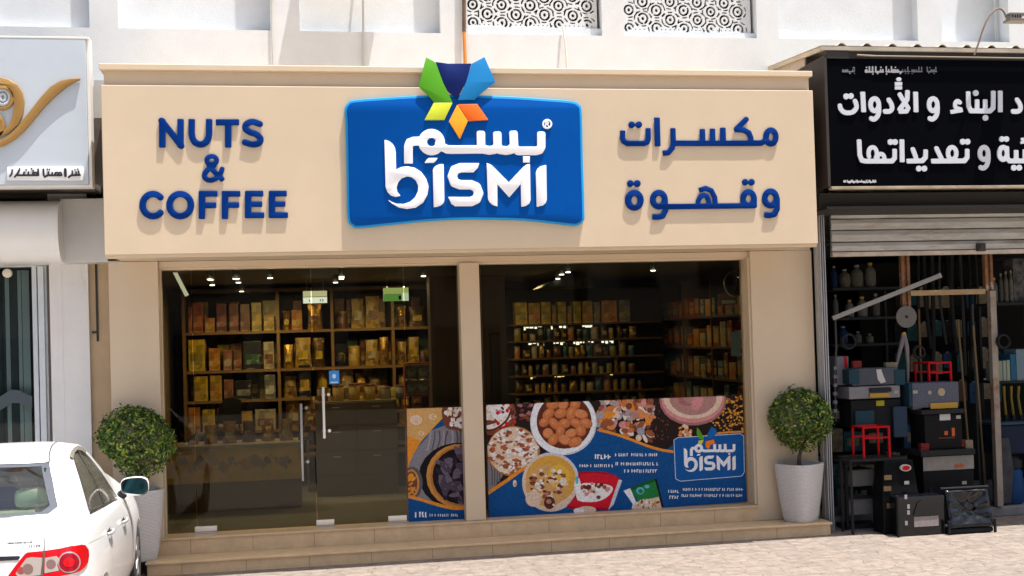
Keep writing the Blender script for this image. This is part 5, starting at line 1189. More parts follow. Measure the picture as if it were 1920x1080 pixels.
for bay in (1, 2, 3):
    for zi in range(4):
        x = cols[bay]+.06; k = 0; lim = cols[bay+1]-.06
        while x < lim-.1:
            w = rng.uniform(.11,.23); w = min(w, lim-x); z0 = zrow[zi]; h = rng.uniform(.24,.44); t = rng.random()
            where = f'{ORD[k]} from the left on the {SHN[zi]} of the {BAY[bay]}'
            if t < .62: pouch(x, x+w, SY+.05+rng.uniform(0,.06), z0, z0+h, rng.choice((foil,foil,foild,tm('gold'))), f'gold foil nut bag, {where}', 'foil bags on the wooden shelves', rng.uniform(-.02,.05))
            elif t < .8: c = rng.choice(('orange','brown','black','cream','rose')); carton(x, x+w*.7, SY+.05, .2, z0, z0+h, c, rng.choice(('gold','cream')), f'{c} nut carton, {where}', 'cartons on the wooden shelves')
            else: c = rng.choice(('black','gold','brown')); tin(x+w*.4, SY+.18, w*.36, z0, z0+h*.7, c, 'gold', f'{c} coffee tin, {where}', 'tins on the wooden shelves')
            x += w+rng.uniform(.006,.03); k += 1
bk_r = random.Random(57)                          # a darker second row behind the goods
for bay in range(4):
    for zi in range(4):
        x = cols[bay]+.04; k = 0
        while x < cols[bay+1]-.14 and k < 10:
            w = bk_r.uniform(.10,.2); h = bk_r.uniform(.30,.47); c = bk_r.choice(('brown','maroon','black','olive','green','brown'))
            if bk_r.random() < .85: carton(x, x+w-.006, SY+.285, .11, zrow[zi], zrow[zi]+min(h, .36 if zi else .42), c, 'gold', f'{c} carton, {ORD[k]} in the back row of the {SHN[zi]} of the {BAY[bay]}', 'cartons in the back row')
            x += w+bk_r.uniform(0,.03); k += 1
# counter with printed yellow front
cy = 1.75; c0, c1 = V(310,870,cy).x, V(563,870,cy).x
ct_ = thing('counter', ((c0+c1)/2, cy, .31), 'low shop counter with a printed yellow front behind the left glass door', 'counter')
z1 = zpx(430,840,cy); z2 = zpx(430,897,cy)
b = MB(); b.box(c0, c1, cy, cy+.6, .31, z2-.04); b.build('plinth', mat('counter_brown',(.16,.10,.05),.5), ct_)
b = MB(); b.box(c0-.02, c1, cy-.02, cy+.6, z2-.039, z1); b.build('front_panel', mat('counter_gold',(.62,.37,.07),.5,var=.25,vscale=4), ct_)
b = MB(); b.box(c0-.04, c1+.02, cy-.05, cy+.62, z1+.001, z1+.04); b.build('counter_top', mat('counter_top',(.28,.22,.14),.3), ct_)
b = MB(); cols_ = [mat('blot_'+n, c, .5) for n, c in (('grey',(.42,.31,.13)),('violet',(.30,.19,.15)),('rust',(.45,.20,.05)),('teal',(.26,.22,.12)),('dark',(.20,.11,.03)))]
for k in range(26):
    cx = c0+.12+(c1-c0-.24)*k/25; cz = (z1+z2)/2+rng.uniform(-.07,.07); r_ = rng.uniform(.025,.085); b.prism([(cx+r_*(.6+.35*math.cos(a*2.1+k))*math.cos(a*.5236), cz+r_*(.75+.25*math.sin(a*1.7+k))*math.sin(a*.5236)*1.2) for a in range(12)], cy-.0235-k*.0002, cy-.0205, rng.randrange(5))
b.build('front_print', cols_, ct_)
for k in range(7):
    x = c0+.2+k*.22; pouch(x, x+.16, cy+.12+rng.uniform(0,.15), z1+.041, z1+.2+rng.uniform(0,.12), rng.choice((foil,foild)), f'small foil bag standing on the counter, {ORD[k]} from the left', 'bags on the counter')
# dark chair by the counter
CYY = 2.55; chx = V(425,800,CYY); chair = thing('bar_chair', (chx.x, CYY, .31), 'black chair standing behind the yellow counter inside the left door', 'chair')
b = MB(); zs0 = zpx(425,805,CYY); zs1 = zpx(425,745,CYY); w = .17
b.box(chx.x-w, chx.x+w, CYY-.15, CYY+.2, zs0-.05, zs0); b.build('seat', black, chair, bevel=.015)
b = MB(); b.prism([(chx.x-w*.9,zs0+.06),(chx.x+w,zs0+.04),(chx.x+w*1.0,zs1-.05),(chx.x+w*.5,zs1),(chx.x-w*.2,zs1-.02),(chx.x-w*.6,zs1-.13)], CYY+.2, CYY+.23); b.build('backrest', black, chair, bevel=.01)
for sx_, sy_ in ((-1,CYY-.13),(1,CYY-.13),(-1,CYY+.21),(1,CYY+.21)):
    b = MB(); b.tube([(chx.x+sx_*(w-.03), sy_, zs0-.05), (chx.x+sx_*(w+.03), sy_, .31)], .016, 6); 
    if sy_ > CYY: b.tube([(chx.x+sx_*(w-.03), sy_, zs0-.05), (chx.x+sx_*(w-.03), sy_, zs0+.1)], .014, 6)
    b.build('leg', black, chair)
# drawer cabinet behind the right door
cb = 2.6; q0, q1 = V(592,820,cb).x, V(745,820,cb).x; cz1 = zpx(660,752,cb); cz0 = zpx(660,890,cb)
cab = thing('drawer_cabinet', ((q0+q1)/2, cb, .31), 'grey-brown drawer cabinet behind the right glass door', 'cabinet')
cm = mat('cabinet_taupe', (.17,.135,.09), .45, var=.12, vscale=3)
b = MB(); b.box(q0, q1, cb, cb+.5, .31, cz1); b.build('carcass', cm, cab)
for i in range(3):
    for j in range(2):
        a0 = q0+.02+(q1-q0-.02)*j/2; a1 = a0+(q1-q0)/2-.03; e0 = cz0+(cz1-cz0)*i/3+.015; e1 = e0+(cz1-cz0)/3-.03
        b = MB(); b.box(a0, a1, cb-.02, cb-.001, e0, e1); dr = b.build('drawer', cm, cab, bevel=.003)
        b = MB(); b.tube([((a0+a1)/2-.05, cb-.035, e1-.06), ((a0+a1)/2+.05, cb-.035, e1-.06)], .006, 6); b.build('knob', steel, dr)
for k in range(6):
    x = q0+.1+k*.2; c = rng.choice(('cream','brown','gold','grey')); tin(x, cb+.2, .07, cz1, cz1+rng.uniform(.15,.28), c, 'brown', f'{c} jar on the drawer cabinet, {ORD[k]} from the left', 'jars on the cabinet')
# red-and-white rack
rk = V(783,705,1.9); rack = thing('card_rack', (rk.x, 1.9, .31), 'narrow red rack of grey cartons beside the dark wooden column', 'rack')
b = MB(); rx0, rx1 = V(760,700,1.9).x, V(806,700,1.9).x; rz0, rz1 = zpx(783,740,1.9), zpx(783,680,1.9)
b.box(rx0, rx1, 1.9, 2.1, rz1-.02, rz1); b.box(rx0, rx1, 1.9, 2.1, rz0-.02, rz0); b.box(rx0-.01, rx0, 1.9, 2.1, .31, rz1); b.box(rx1, rx1+.01, 1.9, 2.1, .31, rz1); b.build('frame', mat('rack_red',(.35,.06,.04),.5), rack)
for k in range(4):
    a0 = rx0+.012+(k % 2)*(rx1-rx0)/2; e0 = rz0+.001+(k//2)*(rz1-rz0)*.48
    carton(a0, a0+(rx1-rx0)/2-.02, 1.91, .15, e0, e0+(rz1-rz0)*.44, 'grey', 'cream', ['lower left','lower right','upper left','upper right'][k]+' grey carton in the red rack by the wooden column', 'cartons in the red rack')
# wooden column behind the middle post
wy = .75; w0, w1 = V(808,650,wy).x, V(950,650,wy).x
wc = thing('wooden_column', ((w0+w1)/2, wy, .31), 'dark brown wooden column behind the middle post of the shop front', 'column')
b = MB(); b.box(w0, w1, wy, wy+.3, .31, zpx(835,517,wy)); b.build('casing', woodd, wc, bevel=.006)
b = MB(); b.box(V(921,700,wy).x, V(937,700,wy).x, wy-.03, wy-.001, zpx(929,760,wy), zpx(929,625,wy)); b.build('pull', mat('pull_brown',(.07,.03,.012),.5), wc, bevel=.006)
# right part: back shelf of yellow packs, lit display case, side wall shelves
RYY = 3.6; r0, r1 = V(958,600,RYY).x, V(1192,600,RYY).x
rsu = thing('shelf_unit', ((r0+r1)/2, RYY+.2, .31), 'dark shelves with a row of yellow packs above a glittering display, behind the right window', 'shelf')
rz = [zpx(1070,p,RYY) for p in (606,637,670,702,735,768)]
b = MB(); b.box(r0, r1+.5, RYY+.4, RYY+.42, .31, 2.95); b.build('back', mat('shelf_black',(.018,.015,.012),.8), rsu)
for z in rz: b = MB(); b.box(r0, r1+.4, RYY, RYY+.39, z-.02, z); b.build('shelf', woodd, rsu)
for k, (p0, p1, pt, c) in enumerate(((967,989,567,'yellow'),(992,1013,568,'gold'),(1016,1033,566,'yellow'),(1036,1044,572,'olive'),(1047,1062,566,'yellow'),(1065,1073,573,'olive'),(1076,1090,565,'yellow'),(1093,1112,564,'gold'),(1114,1126,566,'grey'),(1129,1158,563,'orange'),(1161,1182,562,'grey'))):
    carton(V(p0,590,RYY).x, V(p1,590,RYY).x, RYY+.02, .2, rz[0], zpx((p0+p1)/2, pt, RYY), c, 'orange' if k % 2 else 'olive', f'{c} pack, {ORD[k]} from the left in the row behind the right window', 'packs behind the right window')
led = mat('led_white', (1,.93,.8), .5, emit=1.3); ledw = mat('led_warm', (1,.72,.32), .5, emit=1.1)
ls_ = random.Random(8)
for zi, (z, spans) in enumerate(((rz[0]-.022, ((990,1024),(1042,1070),(1102,1120))), (rz[1]-.022, ((998,1028),(1046,1066),(1084,1104),(1112,1160))), (rz[3]-.0, ((1000,1012),(1046,1064),(1152,1168))))):
    for j, (p0, p1) in enumerate(spans):
        a0, a1 = V(p0,620,RYY).x, V(p1,620,RYY).x
        b = MB(); q = a0
        while q < a1:                              # rows of small lamps of unequal size
            w_ = ls_.uniform(.012,.05); b.box(q, min(q+w_, a1), RYY+.30, RYY+.32, z-.013-ls_.uniform(.012,.045), z-.012, 0); q += w_+ls_.uniform(.008,.03)
        b.box(a0-.01, a1+.01, RYY+.30, RYY+.33, z-.011, z-.0005, 1)
        tag(b.build('shelf_light', [led if zi < 2 else ledw, steel]), f'bright light strip under the {["yellow packs","second display shelf","fourth display shelf"][zi]}, {ORD[j]} from the left', 'light', 'light strips in the display')
for zi in range(1, 6):
    x = r0+.05; k = 0
    while x < r1+.1 and k < 16:
        w = ls_.uniform(.06,.13); h = ls_.uniform(.10,.22); c = ls_.choice(('gold','brown','cream','olive','black','teal','orange'))
        wh = f'{ORD[k]} from the left on display shelf row {["","one","two","three","four","five"][zi]} behind the right window'
        if ls_.random() < .4: pouch(x, x+w, RYY+.05, rz[zi], rz[zi]+h, ls_.choice((foil,foild)), 'small foil bag, '+wh, 'goods in the display')
        else: tin(x+w/2, RYY+.12, w*.42, rz[zi], rz[zi]+h, c, ls_.choice(('gold','cream','black')), f'small {c} jar, '+wh, 'goods in the display')
        x += w+ls_.uniform(.006,.035); k += 1
wx = 5.0                                          # shelves along the right wall, seen obliquely
rws = thing('wall_shelf', (wx, 2.2, .31), 'dark shelving along the right wall of the nut shop running back from the window', 'shelf')
b = MB(); b.box(wx+.34, wx+.36, .9, 4.4, .31, 2.95); b.build('back', mat('shelf_black',(.018,.015,.012),.8), rws)
wz = [2.45, 2.05, 1.65, 1.25, .9]
for z in wz: b = MB(); b.box(wx, wx+.33, .9, 4.3, z-.025, z); b.build('shelf', woodd, rws)
for y in (.9, 2.0, 3.15, 4.3): b = MB(); b.box(wx+.0, wx+.335, y, y+.03, .31, 2.95); b.build('upright', woodd, rws)
for zi, z in enumerate(wz):
    y = 1.0; k = 0
    while y < 4.1 and k < 14:
        w = ls_.uniform(.14,.24); h = ls_.uniform(.16,.34); c = ls_.choice(('maroon','red','brown','gold','cream','black','grey','orange','teal'))
        o = thing('carton', (wx, y, z), f'{c} pack, {ORD[k]} from the front on the {SHN[zi] if zi < 4 else "lowest shelf"} of the right wall', 'carton', 'packs on the right wall shelves')
        b = MB(); b.box(wx+.02, wx+.2, y, y+w, z+.0005, z+h); b.build('box', tm(c), o, bevel=.004)
        b = MB(); b.box(wx+.016, wx+.0198, y+w*.15, y+w*.85, z+h*.2, z+h*.6); b.build('side_label', tm(ls_.choice(('gold','cream','orange'))), o)
        y += w+ls_.uniform(.01,.1); k += 1
# round mirror and hanging sign at the right edge of the window
rg = V(1378,532,.7); b = MB(); P = [(rg.x+.13*math.cos(R(a)), .7, rg.z+.15*math.sin(R(a))) for a in range(60, 330, 12)]; b.tube(P, .010, 6)
tag(b.build('wire_ring', mat('ring_silver',(.5,.45,.4),.3,.8)), 'open silver ring hanging inside the right edge of the window', 'ring')
hb = V(1363,560,.75); b = MB(); b.prism([(hb.x-.10,hb.z-.08),(hb.x+.12,hb.z-.07),(hb.x+.12,hb.z+.02),(hb.x-.02,hb.z+.07),(hb.x-.10,hb.z+.06)], .74, .78, 0); b.prism([(hb.x-.07,hb.z-.06),(hb.x+.10,hb.z-.055),(hb.x+.10,hb.z-.02),(hb.x-.07,hb.z-.02)], .735, .7395, 1)
tag(b.build('hanging_basket', [mat('basket_brown',(.28,.13,.06),.6), mat('card_cream',(.7,.65,.4),.5)]), 'brown basket with cream cards hung below the silver ring', 'basket')
nt_ = V(1379,645,GY+.02); b = MB(); b.box(V(1370,645,GY+.02).x, V(1388,645,GY+.02).x, GY+.014, GY+.016, zpx(1379,668,GY), zpx(1379,622,GY)); tag(b.build('paper_notice', mat('notice_grey',(.28,.33,.36),.6)), 'pale blue-grey notice taped inside the right edge of the window', 'notice')
# door sticker
b = MB(); a0, a1 = V(617,707,GY).x, V(636,707,GY).x; s0, s1 = zpx(626,720,GY), zpx(626,695,GY); b.box(a0, a1, GY-.003, GY-.0008, s0, s1, 0); b.prism([((a0+a1)/2+.02*math.cos(a), (s0+s1)/2+.012+.026*math.sin(a)) for a in [k*.6283 for k in range(10)]], GY-.0038, GY-.0031, 1); b.box(a0+.015, a1-.015, GY-.0038, GY-.0031, s0+.012, s0+.025, 1)
tag(b.build('door_sticker', [mat('sticker_blue',(.02,.22,.62),.4), mat('sticker_pale',(.45,.65,.85),.4)]), 'small bright blue sticker on the right glass door', 'sticker')
# ceiling spots: four rows seen through the doors
spot = mat('spot_lens', (1,.9,.72), .4, emit=7); cz = 3.058
k = 0
for rowi, pts in enumerate((((393,508),(395,522),(398,532)), ((441,508),(444,517),(447,527),(453,544)), ((640,503),(640,511),(640,520),(629,527)), ((794,515),(506,508)), ((1053,512),(1065,503),(1046,520),(1224,490)))):
    for px, py in pts:
        d = cF*FPX + cR*(px-960) + cU*(PPY-py); p = cP+d*((2.98-CZ)/d.z)
        if not (.4 < p.y < 4.5): p = V(px, py, min(4.2, max(.6, p.y))); 
        o = thing('ceiling_spot', (p.x, p.y, cz), f'small ceiling spot lamp, number {ORD[k % 16]} in the lines of spots inside the shop'.replace('number ', ''), 'lamp', 'ceiling spots in the nut shop'); k += 1
        b = MB(); b.lathe((p.x,p.y,2.965), [(.03,.0),(.036,.01),(.036,.06),(.02,.094)], 12); b.build('can', steel, o, smooth=40)
        b = MB(); b.lathe((p.x,p.y,2.959), [(.028,0),(.028,.005)], 12); b.build('lens', spot, o)
for n_, (x, y, e) in enumerate(((-.7,2.75,19),(.8,2.75,12),(2.6,2.5,8),(4.2,2.3,4),(-.6,1.0,3.5))):  # area lights share the spots' work; the last is added to brighten the counter
    l = bpy.data.lights.new('spot_and_fill', 'AREA'); l.energy = e; l.size = .5; l.color = (1,.72,.38); lo = bpy.data.objects.new('spot_and_fill', l); COL.objects.link(lo); lo.location = (x, y, 2.94)
# lit hanging signs
def litsign(px0, px1, py0, py1, y, cols, label):
    x0, x1 = V(px0,550,y).x, V(px1,550,y).x; z0, z1 = zpx(px0,py1,y), zpx(px0,py0,y); o = thing('lit_sign', ((x0+x1)/2, y, z1), label, 'sign')
    b = MB(); b.box(x0, x1, y, y+.05, z0, z1); b.build('case', mat('case_white',(.6,.6,.55),.5), o)
    b = MB(); h = z1-z0
    for (u0,u1,v0,v1,mi) in cols[1]: b.box(x0+(x1-x0)*u0, x0+(x1-x0)*u1, y-.004-.0004*mi, y-.0005, z0+h*v0, z0+h*v1, mi)
    b.build('lit_panel', cols[0], o)
    for s_ in (.15,.85): b = MB(); b.tube([(x0+(x1-x0)*s_, y+.02, z1), (x0+(x1-x0)*s_, y+.02, 3.055)], .004, 5); b.build('hanger', steel, o)
litsign(568, 613, 546, 569, 2.6, ([mat('lit_cream',(.75,.72,.45),.5,emit=.55), mat('lit_white',(.9,.92,.85),.5,emit=.75), mat('lit_mark',(.15,.17,.15),.5)], [(0,1,.55,1,0),(0,1,0,.48,1),(.25,.29,.14,.3,2),(.7,.74,.14,.3,2),(.8,.84,.12,.32,2)]), 'white and cream lit sign hanging before the shelves left of the green one')
litsign(719, 766, 540, 565, 2.4, ([mat('lit_yellowgreen',(.5,.58,.2),.5,emit=.5), mat('lit_green',(.15,.36,.08),.5,emit=.5), mat('lit_pale',(.65,.75,.55),.5,emit=.6), mat('lit_dark',(.02,.05,.03),.5)], [(0,1,.55,1,0),(0,.72,0,.52,1),(.73,1,0,.6,2),(.6,.7,.1,.4,3)]), 'green and yellow lit exit sign hanging near the wooden column')
b = MB(); p = V(338,530,.9); b.obox(p, Vector((.42,0,-.9)).normalized(), Vector((0,1,0)), Vector((.9,0,.42)).normalized(), .16, .02, .02); b.obox(V(333,520,.9)+Vector((-.03,0,.12)), Vector((-.25,0,1)).normalized(), Vector((0,1,0)), Vector((1,0,.25)).normalized(), .13, .01, .012)
tag(b.build('tube_lamp', mat('tube_white',(.8,.78,.6),.5,emit=.5)), 'pale tilted tube lamp in the upper left corner behind the door glass', 'lamp')
# ceiling air unit behind the right window
ca = V(1055,530,2.2); o = thing('ceiling_unit', (ca.x, 2.2, 3.05), 'dark flat ceiling unit behind the top of the right window', 'ceiling unit')
b = MB(); x0, x1 = V(1008,530,2.2).x, V(1110,530,2.2).x; z0 = zpx(1050,540,2.2); b.prism([(x0,z0),(x1,z0),(x1-.1,z0+.16),(x0+.3,z0+.16)], 2.0, 2.6); b.build('housing', mat('unit_dark',(.03,.028,.025),.6), o, bevel=.01)
b = MB(); b.box(x0+.3, x1-.2, 2.2, 2.4, z0+.161, 3.058); b.build('mount', mat('unit_dark',(.03,.028,.025),.6), o)

rng = random.Random(91)
lows = thing('low_shelf', (V(690,700,3.2).x, 3.2, .31), 'low wooden shelf of nut bags standing behind the drawer cabinet', 'shelf'); l0, l1 = V(575,700,3.2).x, V(800,700,3.2).x
for z in (.9, 1.32): b = MB(); b.box(l0, l1, 3.15, 3.45, z-.03, z); b.build('shelf', wood, lows)
for x in (l0, l1): b = MB(); b.box(x-.02, x, 3.15, 3.45, .31, 1.32); b.build('side', wood, lows)
k = 0; x = l0+.03
while x < l1-.15 and k < 16:
    w = rng.uniform(.10,.17); h = rng.uniform(.2,.34); pouch(x, x+w, 3.2, 1.321, 1.32+h, rng.choice((foil,foild,tm('brown'),tm('olive'))), f'nut bag on the low wooden shelf behind the cabinet, {ORD[k]} from the left', 'bags on the low shelf'); x += w+.01; k += 1
# ------------------------------------------------------------------ goods of the hardware shop
def dk(c, k): return tuple(q*k for q in c)
HY = -.25
_mat = mat
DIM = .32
def mat(name, col, rough=.6, metal=0, **kw):        # colours and sheen turned down, putting this shop's deep shade into its goods
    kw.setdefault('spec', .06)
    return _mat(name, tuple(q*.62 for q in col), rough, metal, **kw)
def B(name, px0, px1, py0, py1, y, d, m, parent, bevel=.008, zmin=None):      # box seen between these pixels, its front in plane y
    a = V(px0, (py0+py1)/2, y); c = V(px1, (py0+py1)/2, y); z1 = V((px0+px1)/2, py0, y).z; z0 = V((px0+px1)/2, py1, y).z if zmin is None else zmin
    b = MB(); b.box(a.x, c.x, y, y+d, z0, z1); return b.build(name, m, parent, bevel=bevel)
def T(name, px, y, z, label, cat, group=None): p = V(px, 900, y); return thing(name, (p.x, y, z), label, cat, group)
dgrey = mat('plastic_dark', (.03,.032,.035), .45); bgrey = mat('case_bluegrey', (.09,.10,.125), .5, var=.1, vscale=10); lgr = mat('case_grey', (.27,.27,.28), .5, var=.08, vscale=8); yel = mat('clasp_yellow', (.55,.33,.06), .5); redm = mat('red_tube', (.55,.012,.018), .35); tealm = mat('case_teal', (.025,.065,.09), .5); pale = mat('label_pale', (.5,.48,.45), .5, var=.12, vscale=30); cardw = mat('label_white', (.62,.6,.58), .5); orgm = mat('mark_orange', (.6,.14,.05), .5); skin = mat('mark_sand', (.5,.4,.25), .5)
gl = mat('black_film', (.006,.007,.010), .16, spec=.45)
# stack A (left): tool cases on a black crate
yA = -.15
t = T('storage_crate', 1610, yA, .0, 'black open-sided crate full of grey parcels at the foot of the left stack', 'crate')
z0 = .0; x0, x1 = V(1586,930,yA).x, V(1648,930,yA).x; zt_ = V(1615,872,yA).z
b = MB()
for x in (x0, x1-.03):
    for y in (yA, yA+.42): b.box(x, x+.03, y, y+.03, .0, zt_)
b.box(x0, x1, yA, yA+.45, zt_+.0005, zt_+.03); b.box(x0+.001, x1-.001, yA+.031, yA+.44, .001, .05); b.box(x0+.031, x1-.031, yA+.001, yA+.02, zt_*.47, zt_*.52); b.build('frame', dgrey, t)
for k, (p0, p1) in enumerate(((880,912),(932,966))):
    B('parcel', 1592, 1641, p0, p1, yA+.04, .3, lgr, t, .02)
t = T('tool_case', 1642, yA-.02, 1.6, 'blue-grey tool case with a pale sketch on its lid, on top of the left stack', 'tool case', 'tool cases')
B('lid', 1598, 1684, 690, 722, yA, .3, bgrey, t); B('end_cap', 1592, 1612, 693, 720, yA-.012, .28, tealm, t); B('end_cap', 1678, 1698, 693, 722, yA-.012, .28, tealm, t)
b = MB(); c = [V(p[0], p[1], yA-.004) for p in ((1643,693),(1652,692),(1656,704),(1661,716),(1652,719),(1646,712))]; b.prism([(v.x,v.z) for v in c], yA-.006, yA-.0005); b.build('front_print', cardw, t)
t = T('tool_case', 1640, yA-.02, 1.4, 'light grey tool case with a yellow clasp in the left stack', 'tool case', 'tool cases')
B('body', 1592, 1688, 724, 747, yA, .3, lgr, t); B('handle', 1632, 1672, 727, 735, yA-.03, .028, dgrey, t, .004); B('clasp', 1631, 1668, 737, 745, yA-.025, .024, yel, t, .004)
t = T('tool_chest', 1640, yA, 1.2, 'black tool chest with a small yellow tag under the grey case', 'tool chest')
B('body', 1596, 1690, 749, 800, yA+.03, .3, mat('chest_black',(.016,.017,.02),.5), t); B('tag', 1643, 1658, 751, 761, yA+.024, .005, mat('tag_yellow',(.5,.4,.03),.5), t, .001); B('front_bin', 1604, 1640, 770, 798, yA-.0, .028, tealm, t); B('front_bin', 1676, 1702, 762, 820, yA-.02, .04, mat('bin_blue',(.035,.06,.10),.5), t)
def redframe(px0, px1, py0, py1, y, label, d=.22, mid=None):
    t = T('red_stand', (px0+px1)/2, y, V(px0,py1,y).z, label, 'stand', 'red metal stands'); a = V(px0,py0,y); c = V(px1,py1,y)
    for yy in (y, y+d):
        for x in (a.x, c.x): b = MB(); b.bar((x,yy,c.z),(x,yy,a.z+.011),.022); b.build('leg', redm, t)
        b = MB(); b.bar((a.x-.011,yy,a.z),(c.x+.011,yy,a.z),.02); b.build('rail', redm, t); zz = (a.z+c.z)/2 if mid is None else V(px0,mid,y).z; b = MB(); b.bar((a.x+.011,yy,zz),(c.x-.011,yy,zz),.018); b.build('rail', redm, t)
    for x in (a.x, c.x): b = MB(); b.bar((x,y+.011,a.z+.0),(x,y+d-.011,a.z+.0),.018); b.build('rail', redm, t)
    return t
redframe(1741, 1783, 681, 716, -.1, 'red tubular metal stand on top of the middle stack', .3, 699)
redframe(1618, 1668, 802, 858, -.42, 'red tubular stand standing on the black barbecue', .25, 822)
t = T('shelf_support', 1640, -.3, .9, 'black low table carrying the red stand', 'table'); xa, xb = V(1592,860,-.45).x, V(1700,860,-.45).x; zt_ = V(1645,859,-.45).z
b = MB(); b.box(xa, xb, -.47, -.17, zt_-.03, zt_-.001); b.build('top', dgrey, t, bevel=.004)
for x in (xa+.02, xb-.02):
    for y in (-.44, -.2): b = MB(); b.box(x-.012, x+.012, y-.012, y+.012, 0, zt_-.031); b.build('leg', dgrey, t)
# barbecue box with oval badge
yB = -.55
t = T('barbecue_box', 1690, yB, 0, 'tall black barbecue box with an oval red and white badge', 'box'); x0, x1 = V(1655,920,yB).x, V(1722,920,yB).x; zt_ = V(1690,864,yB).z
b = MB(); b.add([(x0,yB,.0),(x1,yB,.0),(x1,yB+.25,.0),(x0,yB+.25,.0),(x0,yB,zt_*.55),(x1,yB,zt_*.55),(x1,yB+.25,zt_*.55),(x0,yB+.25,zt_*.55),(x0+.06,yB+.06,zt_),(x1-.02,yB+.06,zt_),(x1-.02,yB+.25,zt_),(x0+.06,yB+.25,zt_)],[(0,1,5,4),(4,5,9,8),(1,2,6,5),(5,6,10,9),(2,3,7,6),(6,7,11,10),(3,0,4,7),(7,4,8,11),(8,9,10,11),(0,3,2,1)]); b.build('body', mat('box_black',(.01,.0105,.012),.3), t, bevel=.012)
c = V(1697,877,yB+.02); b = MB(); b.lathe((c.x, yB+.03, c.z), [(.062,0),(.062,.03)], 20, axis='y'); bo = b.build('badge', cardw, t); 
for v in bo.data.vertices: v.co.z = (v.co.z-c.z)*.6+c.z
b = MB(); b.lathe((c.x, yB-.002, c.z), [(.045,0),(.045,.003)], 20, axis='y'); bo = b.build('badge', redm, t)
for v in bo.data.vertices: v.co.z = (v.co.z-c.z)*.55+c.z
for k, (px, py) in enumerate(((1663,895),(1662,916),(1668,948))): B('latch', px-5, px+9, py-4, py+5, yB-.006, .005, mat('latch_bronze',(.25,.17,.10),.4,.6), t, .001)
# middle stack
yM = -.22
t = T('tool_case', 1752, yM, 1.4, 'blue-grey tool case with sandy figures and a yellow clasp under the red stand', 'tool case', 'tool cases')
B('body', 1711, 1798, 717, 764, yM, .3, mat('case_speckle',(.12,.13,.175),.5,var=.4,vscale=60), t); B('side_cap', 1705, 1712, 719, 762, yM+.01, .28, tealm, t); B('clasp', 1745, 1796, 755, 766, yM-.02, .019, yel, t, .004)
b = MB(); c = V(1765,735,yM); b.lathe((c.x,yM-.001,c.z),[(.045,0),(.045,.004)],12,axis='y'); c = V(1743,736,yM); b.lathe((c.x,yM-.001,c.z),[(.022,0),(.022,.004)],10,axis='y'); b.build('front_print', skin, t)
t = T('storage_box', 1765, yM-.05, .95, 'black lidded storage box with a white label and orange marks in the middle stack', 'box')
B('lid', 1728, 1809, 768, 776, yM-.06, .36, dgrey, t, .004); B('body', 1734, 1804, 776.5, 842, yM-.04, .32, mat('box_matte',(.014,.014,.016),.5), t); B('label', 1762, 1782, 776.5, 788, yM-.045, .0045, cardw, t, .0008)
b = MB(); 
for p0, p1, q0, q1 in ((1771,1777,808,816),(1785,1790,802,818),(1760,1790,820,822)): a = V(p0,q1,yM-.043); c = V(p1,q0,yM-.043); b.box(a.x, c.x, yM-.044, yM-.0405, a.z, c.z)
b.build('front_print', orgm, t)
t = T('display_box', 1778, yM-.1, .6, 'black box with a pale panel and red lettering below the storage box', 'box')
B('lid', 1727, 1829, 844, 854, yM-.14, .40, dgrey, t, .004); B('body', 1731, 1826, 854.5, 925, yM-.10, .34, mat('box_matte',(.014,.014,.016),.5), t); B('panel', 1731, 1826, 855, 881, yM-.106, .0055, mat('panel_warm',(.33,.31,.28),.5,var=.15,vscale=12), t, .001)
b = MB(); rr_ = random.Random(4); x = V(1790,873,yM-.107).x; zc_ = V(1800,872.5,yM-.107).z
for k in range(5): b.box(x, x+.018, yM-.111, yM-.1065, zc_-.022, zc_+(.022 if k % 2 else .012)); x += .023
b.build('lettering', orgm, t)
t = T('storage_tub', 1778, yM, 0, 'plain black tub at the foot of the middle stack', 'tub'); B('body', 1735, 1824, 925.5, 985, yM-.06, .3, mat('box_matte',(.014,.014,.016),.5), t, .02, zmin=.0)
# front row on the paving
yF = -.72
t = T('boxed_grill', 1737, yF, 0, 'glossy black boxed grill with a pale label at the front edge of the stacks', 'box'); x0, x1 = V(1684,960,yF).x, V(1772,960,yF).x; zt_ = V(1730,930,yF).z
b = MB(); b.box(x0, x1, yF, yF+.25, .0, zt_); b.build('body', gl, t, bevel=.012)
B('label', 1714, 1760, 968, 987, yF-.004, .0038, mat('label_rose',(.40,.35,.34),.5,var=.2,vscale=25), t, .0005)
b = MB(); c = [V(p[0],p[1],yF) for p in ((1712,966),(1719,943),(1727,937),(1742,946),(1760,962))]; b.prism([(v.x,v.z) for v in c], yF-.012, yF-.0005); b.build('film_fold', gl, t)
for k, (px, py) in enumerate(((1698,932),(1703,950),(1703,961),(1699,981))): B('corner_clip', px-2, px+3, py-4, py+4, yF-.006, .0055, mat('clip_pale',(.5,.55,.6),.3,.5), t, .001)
B('front_leg', 1683, 1686, 930, 1005, yF-.03, .029, dgrey, t, .002, zmin=0)
